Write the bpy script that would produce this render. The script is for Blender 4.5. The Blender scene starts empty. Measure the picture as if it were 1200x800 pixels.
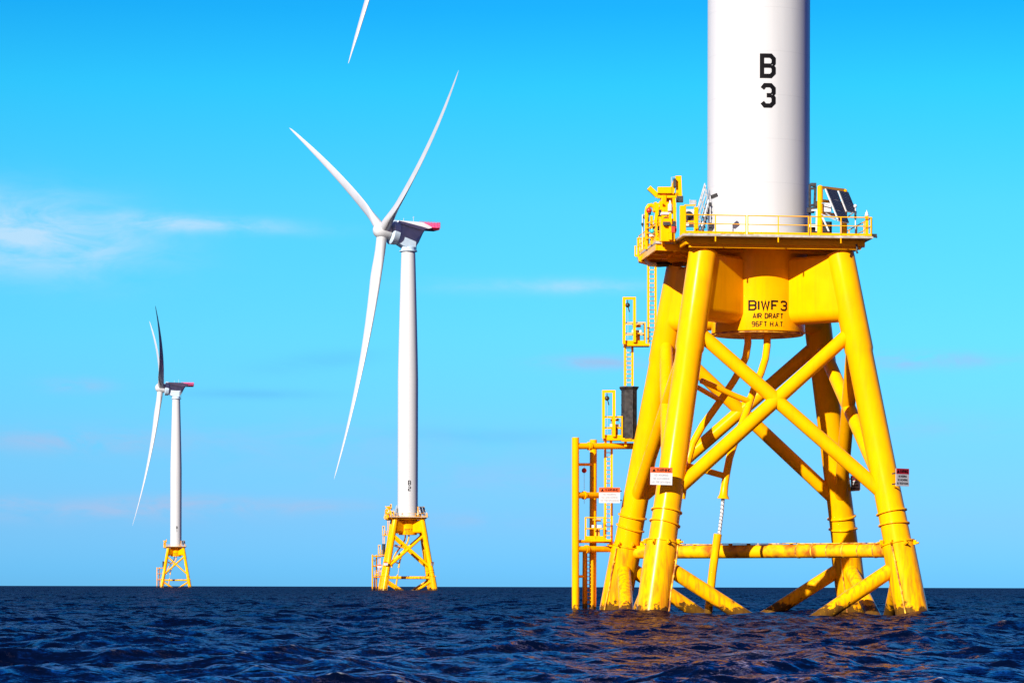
import bpy, math, random
import numpy as np
from mathutils import Vector, Matrix

random.seed(7)
rng = np.random.default_rng(11)
sc = bpy.context.scene
C = sc.collection
R = math.radians

# ------------------------------------------------------------------ camera
CAM_H = 1.75
F_PX = 3440.0                 # focal length in pixels of a 1200 px wide frame
LEVEL = 684.7                 # image row of the level line
ROLL = R(0.13)
cam = bpy.data.cameras.new('camera')
cam_ob = bpy.data.objects.new('camera', cam)
C.objects.link(cam_ob)
cam.sensor_width = 36.0
cam.sensor_fit = 'HORIZONTAL'
cam.lens = F_PX / 1200 * 36
cam.shift_y = (LEVEL - 400) / 1200
cam.clip_start = 0.5
cam.clip_end = 30000
cam_ob.matrix_world = (Matrix.Translation((0, 0, CAM_H)) @ Matrix.Rotation(R(90), 4, 'X')
                       @ Matrix.Rotation(ROLL, 4, 'Z'))
sc.camera = cam_ob

# ------------------------------------------------------------------ light
SUN_AZ = -30.0    # degrees from the viewing direction's reverse: sun is behind the camera, to the left
SUN_EL = 25.0
SUN_STRENGTH = 5.0
SKY_STRENGTH = 0.125
EXPOSURE = 0.75
az, el = R(SUN_AZ), R(SUN_EL)
sun_dir = Vector((math.sin(az) * math.cos(el), -math.cos(az) * math.cos(el), math.sin(el)))   # towards the sun
sl = bpy.data.lights.new('sun', 'SUN')
sl.energy = SUN_STRENGTH
sl.angle = R(0.53)
sl.color = (1.0, 0.95, 0.87)
sun = bpy.data.objects.new('sun', sl)
C.objects.link(sun)
sun.rotation_euler = sun_dir.to_track_quat('Z', 'Y').to_euler()
sun.location = (-60, -60, 90)

world = bpy.data.worlds.new('World')
sc.world = world
world.use_nodes = True
nt = world.node_tree
nt.nodes.clear()
L = nt.links


def N(tree, typ, **kw):
    n = tree.nodes.new(typ)
    for k, v in kw.items():
        setattr(n, k, v)
    return n


def M(tree, op, a=None, b=None, c=None, clamp=False):
    n = tree.nodes.new('ShaderNodeMath')
    n.operation = op
    n.use_clamp = clamp
    for i, v in enumerate((a, b, c)):
        if v is None:
            continue
        if isinstance(v, (int, float)):
            n.inputs[i].default_value = v
        else:
            tree.links.new(v, n.inputs[i])
    return n.outputs[0]


def MIX(tree, blend, fac, a, b, clamp=False):
    n = tree.nodes.new('ShaderNodeMix')
    n.data_type = 'RGBA'
    n.blend_type = blend
    n.clamp_result = clamp
    for idx, v in ((0, fac), (6, a), (7, b)):
        if isinstance(v, (int, float)):
            n.inputs[idx].default_value = v
        elif isinstance(v, tuple):
            n.inputs[idx].default_value = (*v, 1) if len(v) == 3 else v
        else:
            tree.links.new(v, n.inputs[idx])
    return n.outputs[2]


def RAMP(tree, fac, stops, interp='LINEAR'):
    n = tree.nodes.new('ShaderNodeValToRGB')
    cr = n.color_ramp
    cr.interpolation = interp
    while len(cr.elements) > 1:
        cr.elements.remove(cr.elements[-1])
    for i, (p, c) in enumerate(stops):
        e = cr.elements[0] if i == 0 else cr.elements.new(p)
        e.position = p
        e.color = (*c, 1) if isinstance(c, tuple) else (c, c, c, 1)
    tree.links.new(fac, n.inputs[0])
    return n.outputs[0]


sky = N(nt, 'ShaderNodeTexSky', sky_type='NISHITA')
sky.sun_disc = False
sky.sun_elevation = el
sky.sun_rotation = math.atan2(sun_dir.x, sun_dir.y)
sky.altitude = 0
sky.air_density = 1.0
sky.dust_density = 0.3
sky.ozone_density = 2.0
hsv = N(nt, 'ShaderNodeHueSaturation')
hsv.inputs['Saturation'].default_value = 1.0
L.new(sky.outputs[0], hsv.inputs['Color'])
tc = N(nt, 'ShaderNodeTexCoord')
sep = N(nt, 'ShaderNodeSeparateXYZ')
L.new(tc.outputs['Generated'], sep.inputs[0])
elev = M(nt, 'ARCSINE', sep.outputs['Z'])
azim = M(nt, 'ARCTAN2', sep.outputs['X'], sep.outputs['Y'])
# the clear air's colour with height: paler at the horizon, deep blue overhead
fac_el = M(nt, 'DIVIDE', elev, R(45), clamp=True)
tint = RAMP(nt, fac_el, [(0.0056, (0.1010, 0.3803, 0.9659)),
                         (0.0267, (0.1266, 0.3534, 0.8170)),
                         (0.0556, (0.1251, 0.3757, 0.7218)),
                         (0.1067, (0.1229, 0.4664, 0.6601)),
                         (0.1622, (0.1031, 0.5179, 0.6711)),
                         (0.2133, (0.0443, 0.5423, 0.7058)),
                         (0.2467, (0.0200, 0.4525, 0.7083)),
                         (0.3333, (0.0214, 0.2875, 0.6160)),
                         (0.4444, (0.0342, 0.2370, 0.5193)),
                         (0.6667, (0.1101, 0.2571, 0.4698)),
                         (0.9978, (0.3447, 0.3964, 0.5405))])
# unseen sky behind the camera, tinted warm to put orange fill into shade
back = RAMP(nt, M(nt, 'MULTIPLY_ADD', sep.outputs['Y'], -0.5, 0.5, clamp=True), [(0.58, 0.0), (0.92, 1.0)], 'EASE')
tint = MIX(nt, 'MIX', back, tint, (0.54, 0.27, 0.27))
# both sides outside the view darkened too, to cut fill on shaded edges
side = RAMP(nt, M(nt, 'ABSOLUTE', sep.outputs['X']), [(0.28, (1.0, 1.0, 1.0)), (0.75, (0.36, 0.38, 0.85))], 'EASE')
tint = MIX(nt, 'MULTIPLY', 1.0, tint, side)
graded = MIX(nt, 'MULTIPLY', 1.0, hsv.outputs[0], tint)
# thin clouds: stretched noise in azimuth and elevation, in a few drifts
comb = N(nt, 'ShaderNodeCombineXYZ')
L.new(M(nt, 'MULTIPLY', azim, 22.0), comb.inputs[0])
L.new(M(nt, 'MULTIPLY', elev, 95.0), comb.inputs[1])
noi = N(nt, 'ShaderNodeTexNoise')
noi.inputs['Scale'].default_value = 1.0
noi.inputs['Detail'].default_value = 7.0
noi.inputs['Roughness'].default_value = 0.55
noi.inputs['Distortion'].default_value = 0.5
L.new(comb.outputs[0], noi.inputs['Vector'])


def drift(px, py, w, h, tilt=0.0):
    a0 = math.atan((px - 600) / F_PX)
    e0 = math.atan((LEVEL - py) / F_PX)
    da = M(nt, 'SUBTRACT', azim, a0)
    de = M(nt, 'SUBTRACT', elev, e0)
    de = M(nt, 'ADD', de, M(nt, 'MULTIPLY', da, tilt))
    x = M(nt, 'DIVIDE', da, w / F_PX)
    y = M(nt, 'DIVIDE', de, h / F_PX)
    d2 = M(nt, 'ADD', M(nt, 'MULTIPLY', x, x), M(nt, 'MULTIPLY', y, y))
    return M(nt, 'POWER', 2.718, M(nt, 'MULTIPLY', d2, -1.0))


def total(*xs):
    s = xs[0]
    for x in xs[1:]:
        s = M(nt, 'ADD', s, x)
    return s


comb2 = N(nt, 'ShaderNodeCombineXYZ')
L.new(M(nt, 'MULTIPLY', azim, 38.0), comb2.inputs[0])
L.new(M(nt, 'MULTIPLY_ADD', elev, 110.0, 3.0), comb2.inputs[1])
noi2 = N(nt, 'ShaderNodeTexNoise')
noi2.inputs['Scale'].default_value = 1.0
noi2.inputs['Detail'].default_value = 9.0
noi2.inputs['Roughness'].default_value = 0.62
noi2.inputs['Distortion'].default_value = 0.45
L.new(comb2.outputs[0], noi2.inputs['Vector'])
wisps = total(drift(30, 282, 125, 40, 0.05), M(nt, 'MULTIPLY', drift(215, 265, 120, 9, 0.03), 0.75),
              M(nt, 'MULTIPLY', drift(690, 335, 70, 8), 0.45), M(nt, 'MULTIPLY', drift(580, 335, 90, 9), 0.25))
wn = RAMP(nt, noi2.outputs['Fac'], [(0.26, 0.0), (0.62, 1.0)])
wisp_f = M(nt, 'MULTIPLY', M(nt, 'MULTIPLY', wisps, wn), 1.25, clamp=True)
c1 = MIX(nt, 'MIX', wisp_f, graded, (2.3, 3.6, 4.7))
band = total(drift(1060, 424, 110, 9), drift(700, 425, 60, 8), M(nt, 'MULTIPLY', drift(70, 520, 110, 12), 0.8),
             drift(205, 590, 75, 9), drift(120, 600, 160, 12), M(nt, 'MULTIPLY', drift(360, 594, 80, 9), 0.7), drift(14, 590, 22, 6),
             M(nt, 'MULTIPLY', drift(560, 608, 60, 10), 0.5), M(nt, 'MULTIPLY', drift(90, 455, 40, 8), 0.6),
             M(nt, 'MULTIPLY', drift(1010, 500, 160, 16), 0.35), M(nt, 'MULTIPLY', drift(330, 520, 260, 26), 0.3), M(nt, 'MULTIPLY', drift(620, 560, 200, 20), 0.35))
band_f = M(nt, 'MULTIPLY', M(nt, 'MULTIPLY', band, RAMP(nt, noi2.outputs['Fac'], [(0.33, 0.0), (0.58, 1.0)])), 0.95, clamp=True)
c2 = MIX(nt, 'MIX', band_f, c1, (1.6, 2.7, 4.2))
dim = total(drift(375, 424, 60, 10, -0.1), M(nt, 'MULTIPLY', drift(290, 463, 80, 6), 0.7), M(nt, 'MULTIPLY', drift(560, 510, 110, 10), 0.5))
dim_f = M(nt, 'MULTIPLY', M(nt, 'MULTIPLY', dim, RAMP(nt, noi.outputs['Fac'], [(0.3, 0.3), (0.6, 1.0)])), 0.5, clamp=True)
c3 = MIX(nt, 'MIX', dim_f, c2, (0.5, 2.1, 4.0))
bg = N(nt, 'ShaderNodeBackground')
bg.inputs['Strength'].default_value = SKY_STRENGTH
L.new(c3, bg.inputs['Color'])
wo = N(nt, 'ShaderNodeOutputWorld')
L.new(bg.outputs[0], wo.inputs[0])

sc.view_settings.view_transform = 'Standard'
sc.view_settings.look = 'None'
sc.view_settings.exposure = EXPOSURE
sc.view_settings.gamma = 1
sc.view_settings.use_curve_mapping = False

# ------------------------------------------------------------------ materials


def new_mat(name, col, rough=0.5, metal=0.0, spec=0.5, coat=0.0):
    m = bpy.data.materials.new(name)
    m.use_nodes = True
    b = m.node_tree.nodes['Principled BSDF']
    b.inputs['Base Color'].default_value = (*col, 1)
    b.inputs['Roughness'].default_value = rough
    b.inputs['Metallic'].default_value = metal
    b.inputs['Specular IOR Level'].default_value = spec
    b.inputs['Coat Weight'].default_value = coat
    return m


def worn(m, col, col2, scale, lo=0.35, hi=0.7, rough=(0.35, 0.55)):
    t = m.node_tree
    b = t.nodes['Principled BSDF']
    g = N(t, 'ShaderNodeNewGeometry')
    n = N(t, 'ShaderNodeTexNoise')
    n.inputs['Scale'].default_value = scale
    n.inputs['Detail'].default_value = 6
    t.links.new(g.outputs['Position'], n.inputs['Vector'])
    f = RAMP(t, n.outputs['Fac'], [(lo, 0.0), (hi, 1.0)])
    c = MIX(t, 'MIX', f, col, col2)
    t.links.new(c, b.inputs['Base Color'])
    t.links.new(RAMP(t, n.outputs['Fac'], [(0.3, rough[0]), (0.7, rough[1])]), b.inputs['Roughness'])
    return c


YEL = (0.92, 0.41, 0.0005)
MAT = {}
# marine yellow paint, with rust runs on the sleeves and a dark growth band at the waterline
m = new_mat('yellow_paint', YEL, 0.2, spec=0.2)
m.node_tree.nodes['Principled BSDF'].inputs['Specular Tint'].default_value = (1.0, 0.8, 0.35, 1)
t = m.node_tree
b = t.nodes['Principled BSDF']
g = N(t, 'ShaderNodeNewGeometry')
n1 = N(t, 'ShaderNodeTexNoise')
n1.inputs['Scale'].default_value = 0.8
n1.inputs['Detail'].default_value = 5
t.links.new(g.outputs['Position'], n1.inputs['Vector'])
base = MIX(t, 'MIX', RAMP(t, n1.outputs['Fac'], [(0.35, 0.0), (0.7, 1.0)]), YEL, (0.87, 0.36, 0.0005))
sp = N(t, 'ShaderNodeSeparateXYZ')
t.links.new(g.outputs['Position'], sp.inputs[0])
z = sp.outputs['Z']
mp = N(t, 'ShaderNodeMapping')
mp.inputs['Scale'].default_value = (5.0, 5.0, 0.35)
t.links.new(g.outputs['Position'], mp.inputs['Vector'])
n2 = N(t, 'ShaderNodeTexNoise')
n2.inputs['Scale'].default_value = 1.0
n2.inputs['Detail'].default_value = 6
t.links.new(mp.outputs[0], n2.inputs['Vector'])
streak = RAMP(t, n2.outputs['Fac'], [(0.46, 0.0), (0.70, 1.0)])
low = RAMP(t, M(t, 'DIVIDE', z, 10.0, clamp=True), [(0.0, 1.0), (0.36, 0.9), (0.44, 0.30), (1.0, 0.16)])
rust = M(t, 'MULTIPLY', M(t, 'MULTIPLY', streak, low), 0.85, clamp=True)
base = MIX(t, 'MIX', rust, base, (0.46, 0.13, 0.008))
n3 = N(t, 'ShaderNodeTexNoise')
n3.inputs['Scale'].default_value = 2.6
n3.inputs['Detail'].default_value = 8
n3.inputs['Roughness'].default_value = 0.65
t.links.new(g.outputs['Position'], n3.inputs['Vector'])
# growth: patchy above, solid in the wash zone
edge = M(t, 'ADD', M(t, 'MULTIPLY', z, -0.75), M(t, 'ADD', M(t, 'MULTIPLY', n3.outputs['Fac'], 1.9), -0.44))
grow = RAMP(t, edge, [(0.02, 0.0), (0.16, 0.9)])
base = MIX(t, 'MIX', grow, base, (0.030, 0.018, 0.008))
t.links.new(base, b.inputs['Base Color'])
t.links.new(RAMP(t, n1.outputs['Fac'], [(0.3, 0.16), (0.7, 0.28)]), b.inputs['Roughness'])
bp = N(t, 'ShaderNodeBump')
bp.inputs['Strength'].default_value = 0.12
bp.inputs['Distance'].default_value = 0.02
t.links.new(n3.outputs['Fac'], bp.inputs['Height'])
t.links.new(bp.outputs[0], b.inputs['Normal'])
MAT['yellow'] = m

# rusty walkway steel
m = new_mat('rusty_plate', (0.5, 0.25, 0.03), 0.7)
worn(m, (0.85, 0.46, 0.01), (0.30, 0.09, 0.012), 3.0, 0.40, 0.62, (0.5, 0.8))
MAT['rusty'] = m
m = new_mat('rust_stained_yellow', YEL, 0.5, spec=0.15)
worn(m, YEL, (0.34, 0.085, 0.006), 1.3, 0.44, 0.66, (0.35, 0.7))
MAT['stained'] = m

# tower paint: off-white with faint weld rings and drip marks
m = new_mat('tower_paint', (0.6, 0.61, 0.61), 0.38, spec=0.4)
t = m.node_tree
b = t.nodes['Principled BSDF']
g = N(t, 'ShaderNodeNewGeometry')
sp = N(t, 'ShaderNodeSeparateXYZ')
t.links.new(g.outputs['Position'], sp.inputs[0])
fr = M(t, 'FRACT', M(t, 'DIVIDE', M(t, 'ADD', sp.outputs['Z'], 0.35), 2.55))
ring = RAMP(t, fr, [(0.0, 1.0), (0.012, 1.0), (0.02, 0.0)])
mp = N(t, 'ShaderNodeMapping')
mp.inputs['Scale'].default_value = (1.6, 1.6, 0.08)
t.links.new(g.outputs['Position'], mp.inputs['Vector'])
n2 = N(t, 'ShaderNodeTexNoise')
n2.inputs['Scale'].default_value = 1.0
n2.inputs['Detail'].default_value = 6
t.links.new(mp.outputs[0], n2.inputs['Vector'])
c = MIX(t, 'MIX', RAMP(t, n2.outputs['Fac'], [(0.45, 0.0), (0.8, 0.5)]), (0.50, 0.505, 0.51), (0.44, 0.445, 0.45))
c = MIX(t, 'MIX', M(t, 'MULTIPLY', ring, 0.28), c, (0.35, 0.36, 0.37))
t.links.new(c, b.inputs['Base Color'])
MAT['white'] = m
MAT['blade'] = new_mat('blade_paint', (0.62, 0.63, 0.64), 0.35)
worn(MAT['blade'], (0.50, 0.51, 0.52), (0.44, 0.45, 0.46), 0.25, 0.4, 0.75, (0.3, 0.45))
MAT['fairing'] = new_mat('fairing_white', (0.72, 0.73, 0.74), 0.4)
worn(MAT['fairing'], (0.76, 0.77, 0.78), (0.68, 0.69, 0.70), 0.6)
MAT['nacelle'] = new_mat('nacelle_paint', (0.55, 0.57, 0.6), 0.42)
worn(MAT['nacelle'], (0.48, 0.60, 0.70), (0.40, 0.50, 0.60), 0.7, 0.4, 0.75, (0.38, 0.5))
MAT['red'] = new_mat('red_paint', (0.62, 0.012, 0.055), 0.45)
worn(MAT['red'], (0.66, 0.012, 0.06), (0.5, 0.01, 0.04), 1.5)
MAT['pink'] = new_mat('pinkish_red_panel', (0.72, 0.12, 0.32), 0.5)  # paler, pinker red than the platform floor
MAT['black'] = new_mat('black_rubber', (0.012, 0.012, 0.013), 0.55)
worn(MAT['black'], (0.010, 0.010, 0.011), (0.03, 0.028, 0.026), 4.0)
MAT['dark'] = new_mat('dark_steel', (0.03, 0.034, 0.04), 0.45, 0.4)
worn(MAT['dark'], (0.025, 0.028, 0.034), (0.06, 0.055, 0.05), 5.0)
MAT['galv'] = new_mat('galvanised_steel', (0.42, 0.43, 0.44), 0.5, 0.25)
worn(MAT['galv'], (0.5, 0.51, 0.52), (0.3, 0.31, 0.32), 6.0)
MAT['whitebox'] = new_mat('white_enamel', (0.66, 0.67, 0.68), 0.4)
worn(MAT['whitebox'], (0.68, 0.69, 0.70), (0.55, 0.55, 0.53), 3.0)
MAT['deckgrate'] = new_mat('deck_grating', (0.5, 0.48, 0.42), 0.7)
worn(MAT['deckgrate'], (0.46, 0.44, 0.40), (0.28, 0.25, 0.20), 4.0)
MAT['ink'] = new_mat('black_lettering', (0.003, 0.003, 0.004), 0.6, spec=0.1)
MAT['greyink'] = new_mat('faded_lettering', (0.30, 0.31, 0.33), 0.5)
MAT['orange'] = new_mat('warning_orange', (0.72, 0.085, 0.008), 0.45)
MAT['orange_shaded'] = new_mat('warning_orange_shaded', (0.42, 0.010, 0.010), 0.45)  # orange header as it looks in shade, darkness put into the colour
MAT['sign'] = new_mat('sign_white', (0.7, 0.7, 0.7), 0.4)
worn(MAT['sign'], (0.55, 0.55, 0.55), (0.48, 0.48, 0.47), 5.0)
MAT['blue'] = new_mat('blue_plastic', (0.02, 0.16, 0.42), 0.4)
MAT['cyan'] = new_mat('cyan_plastic', (0.02, 0.42, 0.5), 0.4)
MAT['redball'] = new_mat('red_float', (0.5, 0.02, 0.012), 0.4)
# photovoltaic cells
m = new_mat('solar_cells', (0.006, 0.010, 0.03), 0.5, spec=0.05)
t = m.node_tree
b = t.nodes['Principled BSDF']
tcn = N(t, 'ShaderNodeTexCoord')
br = N(t, 'ShaderNodeTexBrick')
br.offset = 0.0
br.inputs['Scale'].default_value = 1.0
br.inputs['Color1'].default_value = (0.006, 0.010, 0.032, 1)
br.inputs['Color2'].default_value = (0.008, 0.014, 0.042, 1)
br.inputs['Mortar'].default_value = (0.12, 0.14, 0.18, 1)
br.inputs['Mortar Size'].default_value = 0.006
br.inputs['Brick Width'].default_value = 0.16
br.inputs['Row Height'].default_value = 0.16
t.links.new(tcn.outputs['UV'], br.inputs['Vector'])
t.links.new(br.outputs[0], b.inputs['Base Color'])
MAT['solar'] = m
# braided subsea cable: white with dark twist
m = new_mat('braided_cable', (0.7, 0.7, 0.7), 0.55)
t = m.node_tree
b = t.nodes['Principled BSDF']
g = N(t, 'ShaderNodeNewGeometry')
wv = N(t, 'ShaderNodeTexWave')
wv.bands_direction = 'DIAGONAL'
wv.inputs['Scale'].default_value = 2.6
wv.inputs['Distortion'].default_value = 1.0
t.links.new(g.outputs['Position'], wv.inputs['Vector'])
t.links.new(RAMP(t, wv.outputs['Fac'], [(0.12, 0.10), (0.3, 0.55)]), b.inputs['Base Color'])
MAT['cable'] = m

# sea water
m = bpy.data.materials.new('sea_water')
m.use_nodes = True
t = m.node_tree
t.nodes.clear()
g = N(t, 'ShaderNodeNewGeometry')


def ripple(scale, amp, sx=1.0, sy=1.0):
    mpn = N(t, 'ShaderNodeMapping')
    mpn.inputs['Scale'].default_value = (sx, sy, 1.0)
    mpn.inputs['Rotation'].default_value = (0, 0, 0.5)
    t.links.new(g.outputs['Position'], mpn.inputs['Vector'])
    nn = N(t, 'ShaderNodeTexNoise')
    nn.inputs['Scale'].default_value = scale
    nn.inputs['Detail'].default_value = 4
    nn.inputs['Roughness'].default_value = 0.6
    t.links.new(mpn.outputs[0], nn.inputs['Vector'])
    v = N(t, 'ShaderNodeVectorMath', operation='SUBTRACT')
    t.links.new(nn.outputs['Color'], v.inputs[0])
    v.inputs[1].default_value = (0.5, 0.5, 0.5)
    s = N(t, 'ShaderNodeVectorMath', operation='MULTIPLY')
    t.links.new(v.outputs[0], s.inputs[0])
    s.inputs[1].default_value = (amp, amp, 0)
    return s.outputs[0]


add = N(t, 'ShaderNodeVectorMath', operation='ADD')
t.links.new(ripple(2.6, 1.15), add.inputs[0])
t.links.new(ripple(0.55, 0.70), add.inputs[1])
add3 = N(t, 'ShaderNodeVectorMath', operation='ADD')
lodn = N(t, 'ShaderNodeAttribute')
lodn.attribute_name = 'lod'
LOD = lodn.outputs['Fac']
# farther out the mesh carries only the long waves; the shorter ones go into the normal
far_s = N(t, 'ShaderNodeVectorMath', operation='SCALE')
t.links.new(ripple(1.1, 1.9), far_s.inputs[0])
t.links.new(lodn.outputs['Fac'], far_s.inputs['Scale'])
add4 = N(t, 'ShaderNodeVectorMath', operation='ADD')
t.links.new(add.outputs[0], add4.inputs[0])
t.links.new(far_s.outputs[0], add4.inputs[1])
t.links.new(add4.outputs[0], add3.inputs[0])
t.links.new(ripple(9.0, 0.75), add3.inputs[1])
add2 = N(t, 'ShaderNodeVectorMath', operation='ADD')
t.links.new(g.outputs['Normal'], add2.inputs[0])
t.links.new(add3.outputs[0], add2.inputs[1])
nrm = N(t, 'ShaderNodeVectorMath', operation='NORMALIZE')
t.links.new(add2.outputs[0], nrm.inputs[0])
NRM = nrm.outputs[0]
dif = N(t, 'ShaderNodeBsdfDiffuse')
dif.inputs['Color'].default_value = (0.0002, 0.0025, 0.014, 1)
t.links.new(NRM, dif.inputs['Normal'])
glo = N(t, 'ShaderNodeBsdfGlossy')
glo.inputs['Roughness'].default_value = 0.09
glo.inputs['Color'].default_value = (0.66, 0.60, 1.0, 1)
t.links.new(NRM, glo.inputs['Normal'])
fre = N(t, 'ShaderNodeFresnel')
fre.inputs['IOR'].default_value = 1.30
t.links.new(NRM, fre.inputs['Normal'])
fac = M(t, 'MINIMUM', M(t, 'MULTIPLY', M(t, 'POWER', fre.outputs[0], 1.3), M(t, 'MULTIPLY_ADD', LOD, -0.54, 0.78)), M(t, 'MULTIPLY_ADD', LOD, -0.52, 0.66))
mx = N(t, 'ShaderNodeMixShader')
t.links.new(fac, mx.inputs[0])
t.links.new(dif.outputs[0], mx.inputs[1])
t.links.new(glo.outputs[0], mx.inputs[2])
at = N(t, 'ShaderNodeAttribute')
at.attribute_name = 'foam'
fn = N(t, 'ShaderNodeTexNoise')
fn.inputs['Scale'].default_value = 7.0
fn.inputs['Detail'].default_value = 6
t.links.new(g.outputs['Position'], fn.inputs['Vector'])
ff = M(t, 'MULTIPLY', at.outputs['Fac'], RAMP(t, fn.outputs['Fac'], [(0.42, 0.0), (0.62, 1.0)]), clamp=True)
fd = N(t, 'ShaderNodeBsdfDiffuse')
fd.inputs['Color'].default_value = (0.55, 0.60, 0.64, 1)
mx2 = N(t, 'ShaderNodeMixShader')
t.links.new(ff, mx2.inputs[0])
t.links.new(mx.outputs[0], mx2.inputs[1])
t.links.new(fd.outputs[0], mx2.inputs[2])
out = N(t, 'ShaderNodeOutputMaterial')
t.links.new(mx2.outputs[0], out.inputs[0])
MAT['sea'] = m

# ------------------------------------------------------------------ the sea


SITE_X = (887.8 - 600) / F_PX * 173.7


def build_sea():
    rad = [0.4]
    while rad[-1] < 9000:
        r = rad[-1]
        rad.append(r + (max(0.12, 0.0026 * r) if r > 40 else 0.22 * max(r, 2.0) if r < 36 else 0.5))
    rad = np.array(rad)
    spc = np.gradient(rad)
    fine = np.radians(np.linspace(-12.5, 12.5, 640))
    left = np.radians(np.linspace(-180, -12.5, 60)[:-1])
    right = np.radians(np.linspace(12.5, 180, 60)[1:-1])
    ang = np.concatenate([left, fine, right])
    nr, na = len(rad), len(ang)
    RR, AA = np.meshgrid(rad, ang, indexing='ij')
    X = (RR * np.sin(AA)).astype(np.float64)
    Y = (RR * np.cos(AA)).astype(np.float64)
    Z = -RR ** 2 / (2 * 6.371e6)
    da = np.abs(np.gradient(ang))[None, :] * RR
    SP = np.maximum(np.broadcast_to(spc[:, None], RR.shape), da)
    wind = R(-28)
    X0, Y0 = X.copy(), Y.copy()
    jac = np.zeros_like(X)
    kept = np.zeros_like(X)
    full = 0.0
    lam = np.exp(np.linspace(math.log(0.42), math.log(14.0), 110))
    for l in lam:
        l *= rng.uniform(0.95, 1.05)
        k = 2 * math.pi / l
        th = wind + rng.normal(0, 0.75)
        s = 0.027 * rng.uniform(0.5, 1.35) * (1.2 if l < 2.2 else 1.0 if l < 5 else 0.66)
        a = s / k
        ph = rng.uniform(0, 2 * math.pi)
        kx, ky = math.cos(th) * k, math.sin(th) * k
        # long groups of higher and lower waves
        w = np.clip((l / SP - 2.5) / 2.5, 0, 1)
        arg = kx * X0 + ky * Y0 + ph
        cs, sn = np.cos(arg), np.sin(arg)
        Z += w * a * cs
        q = 0.95
        X -= w * q * a * math.cos(th) * sn
        Y -= w * q * a * math.sin(th) * sn
        jac += w * s * cs
        kept += w * w * s * s
        full += s * s
    foam = np.clip((jac - 0.50) / 0.15, 0, 1)
    # one small breaking crest in front of the platform
    # a little broken water where the legs and braces cut the surface
    hs, th_ = 15.0 / 2, R(6.2)
    for su, sv in ((-1, -1), (1, -1), (-1, 1), (1, 1)):
        cx = SITE_X + hs * (su * math.cos(th_) - sv * math.sin(th_))
        cy = 173.7 + hs * (su * math.sin(th_) + sv * math.cos(th_))
        d_ = np.hypot(X0 - cx, Y0 - cy)
        foam += np.exp(-((d_ - 1.0) / 0.3) ** 2) * 0.8
    foam += np.exp(-(((X0 - 5.2) / 0.7) ** 2 + ((Y0 - 70.5) / 1.2) ** 2)) * 0.9
    co = np.stack([X, Y, Z], -1).reshape(-1, 3).astype(np.float32)
    i = np.arange(nr - 1)[:, None] * na
    j = np.arange(na)[None, :]
    j2 = (j + 1) % na
    q = np.stack([i + j, i + na + j, i + na + j2, i + j2], -1).reshape(-1, 4)[:, ::-1].astype(np.int32)
    me = bpy.data.meshes.new('water')
    me.vertices.add(len(co))
    me.vertices.foreach_set('co', co.ravel())
    me.loops.add(q.size)
    me.loops.foreach_set('vertex_index', np.ascontiguousarray(q).ravel())
    me.polygons.add(len(q))
    me.polygons.foreach_set('loop_start', np.arange(0, q.size, 4, dtype=np.int32))
    me.polygons.foreach_set('use_smooth', np.ones(len(q), dtype=bool))
    me.update(calc_edges=True)
    at_ = me.attributes.new('foam', 'FLOAT', 'POINT')
    at_.data.foreach_set('value', foam.astype(np.float32).ravel())
    al_ = me.attributes.new('lod', 'FLOAT', 'POINT')
    al_.data.foreach_set('value', np.sqrt(np.clip(1 - kept / full, 0, 1)).astype(np.float32).ravel())
    me.materials.append(MAT['sea'])
    ob = bpy.data.objects.new('water', me)
    C.objects.link(ob)
    ob['kind'] = 'structure'
    ob['label'] = 'dark blue choppy sea reaching the horizon'
    return ob


build_sea()

# ------------------------------------------------------------------ mesh helpers


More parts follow.
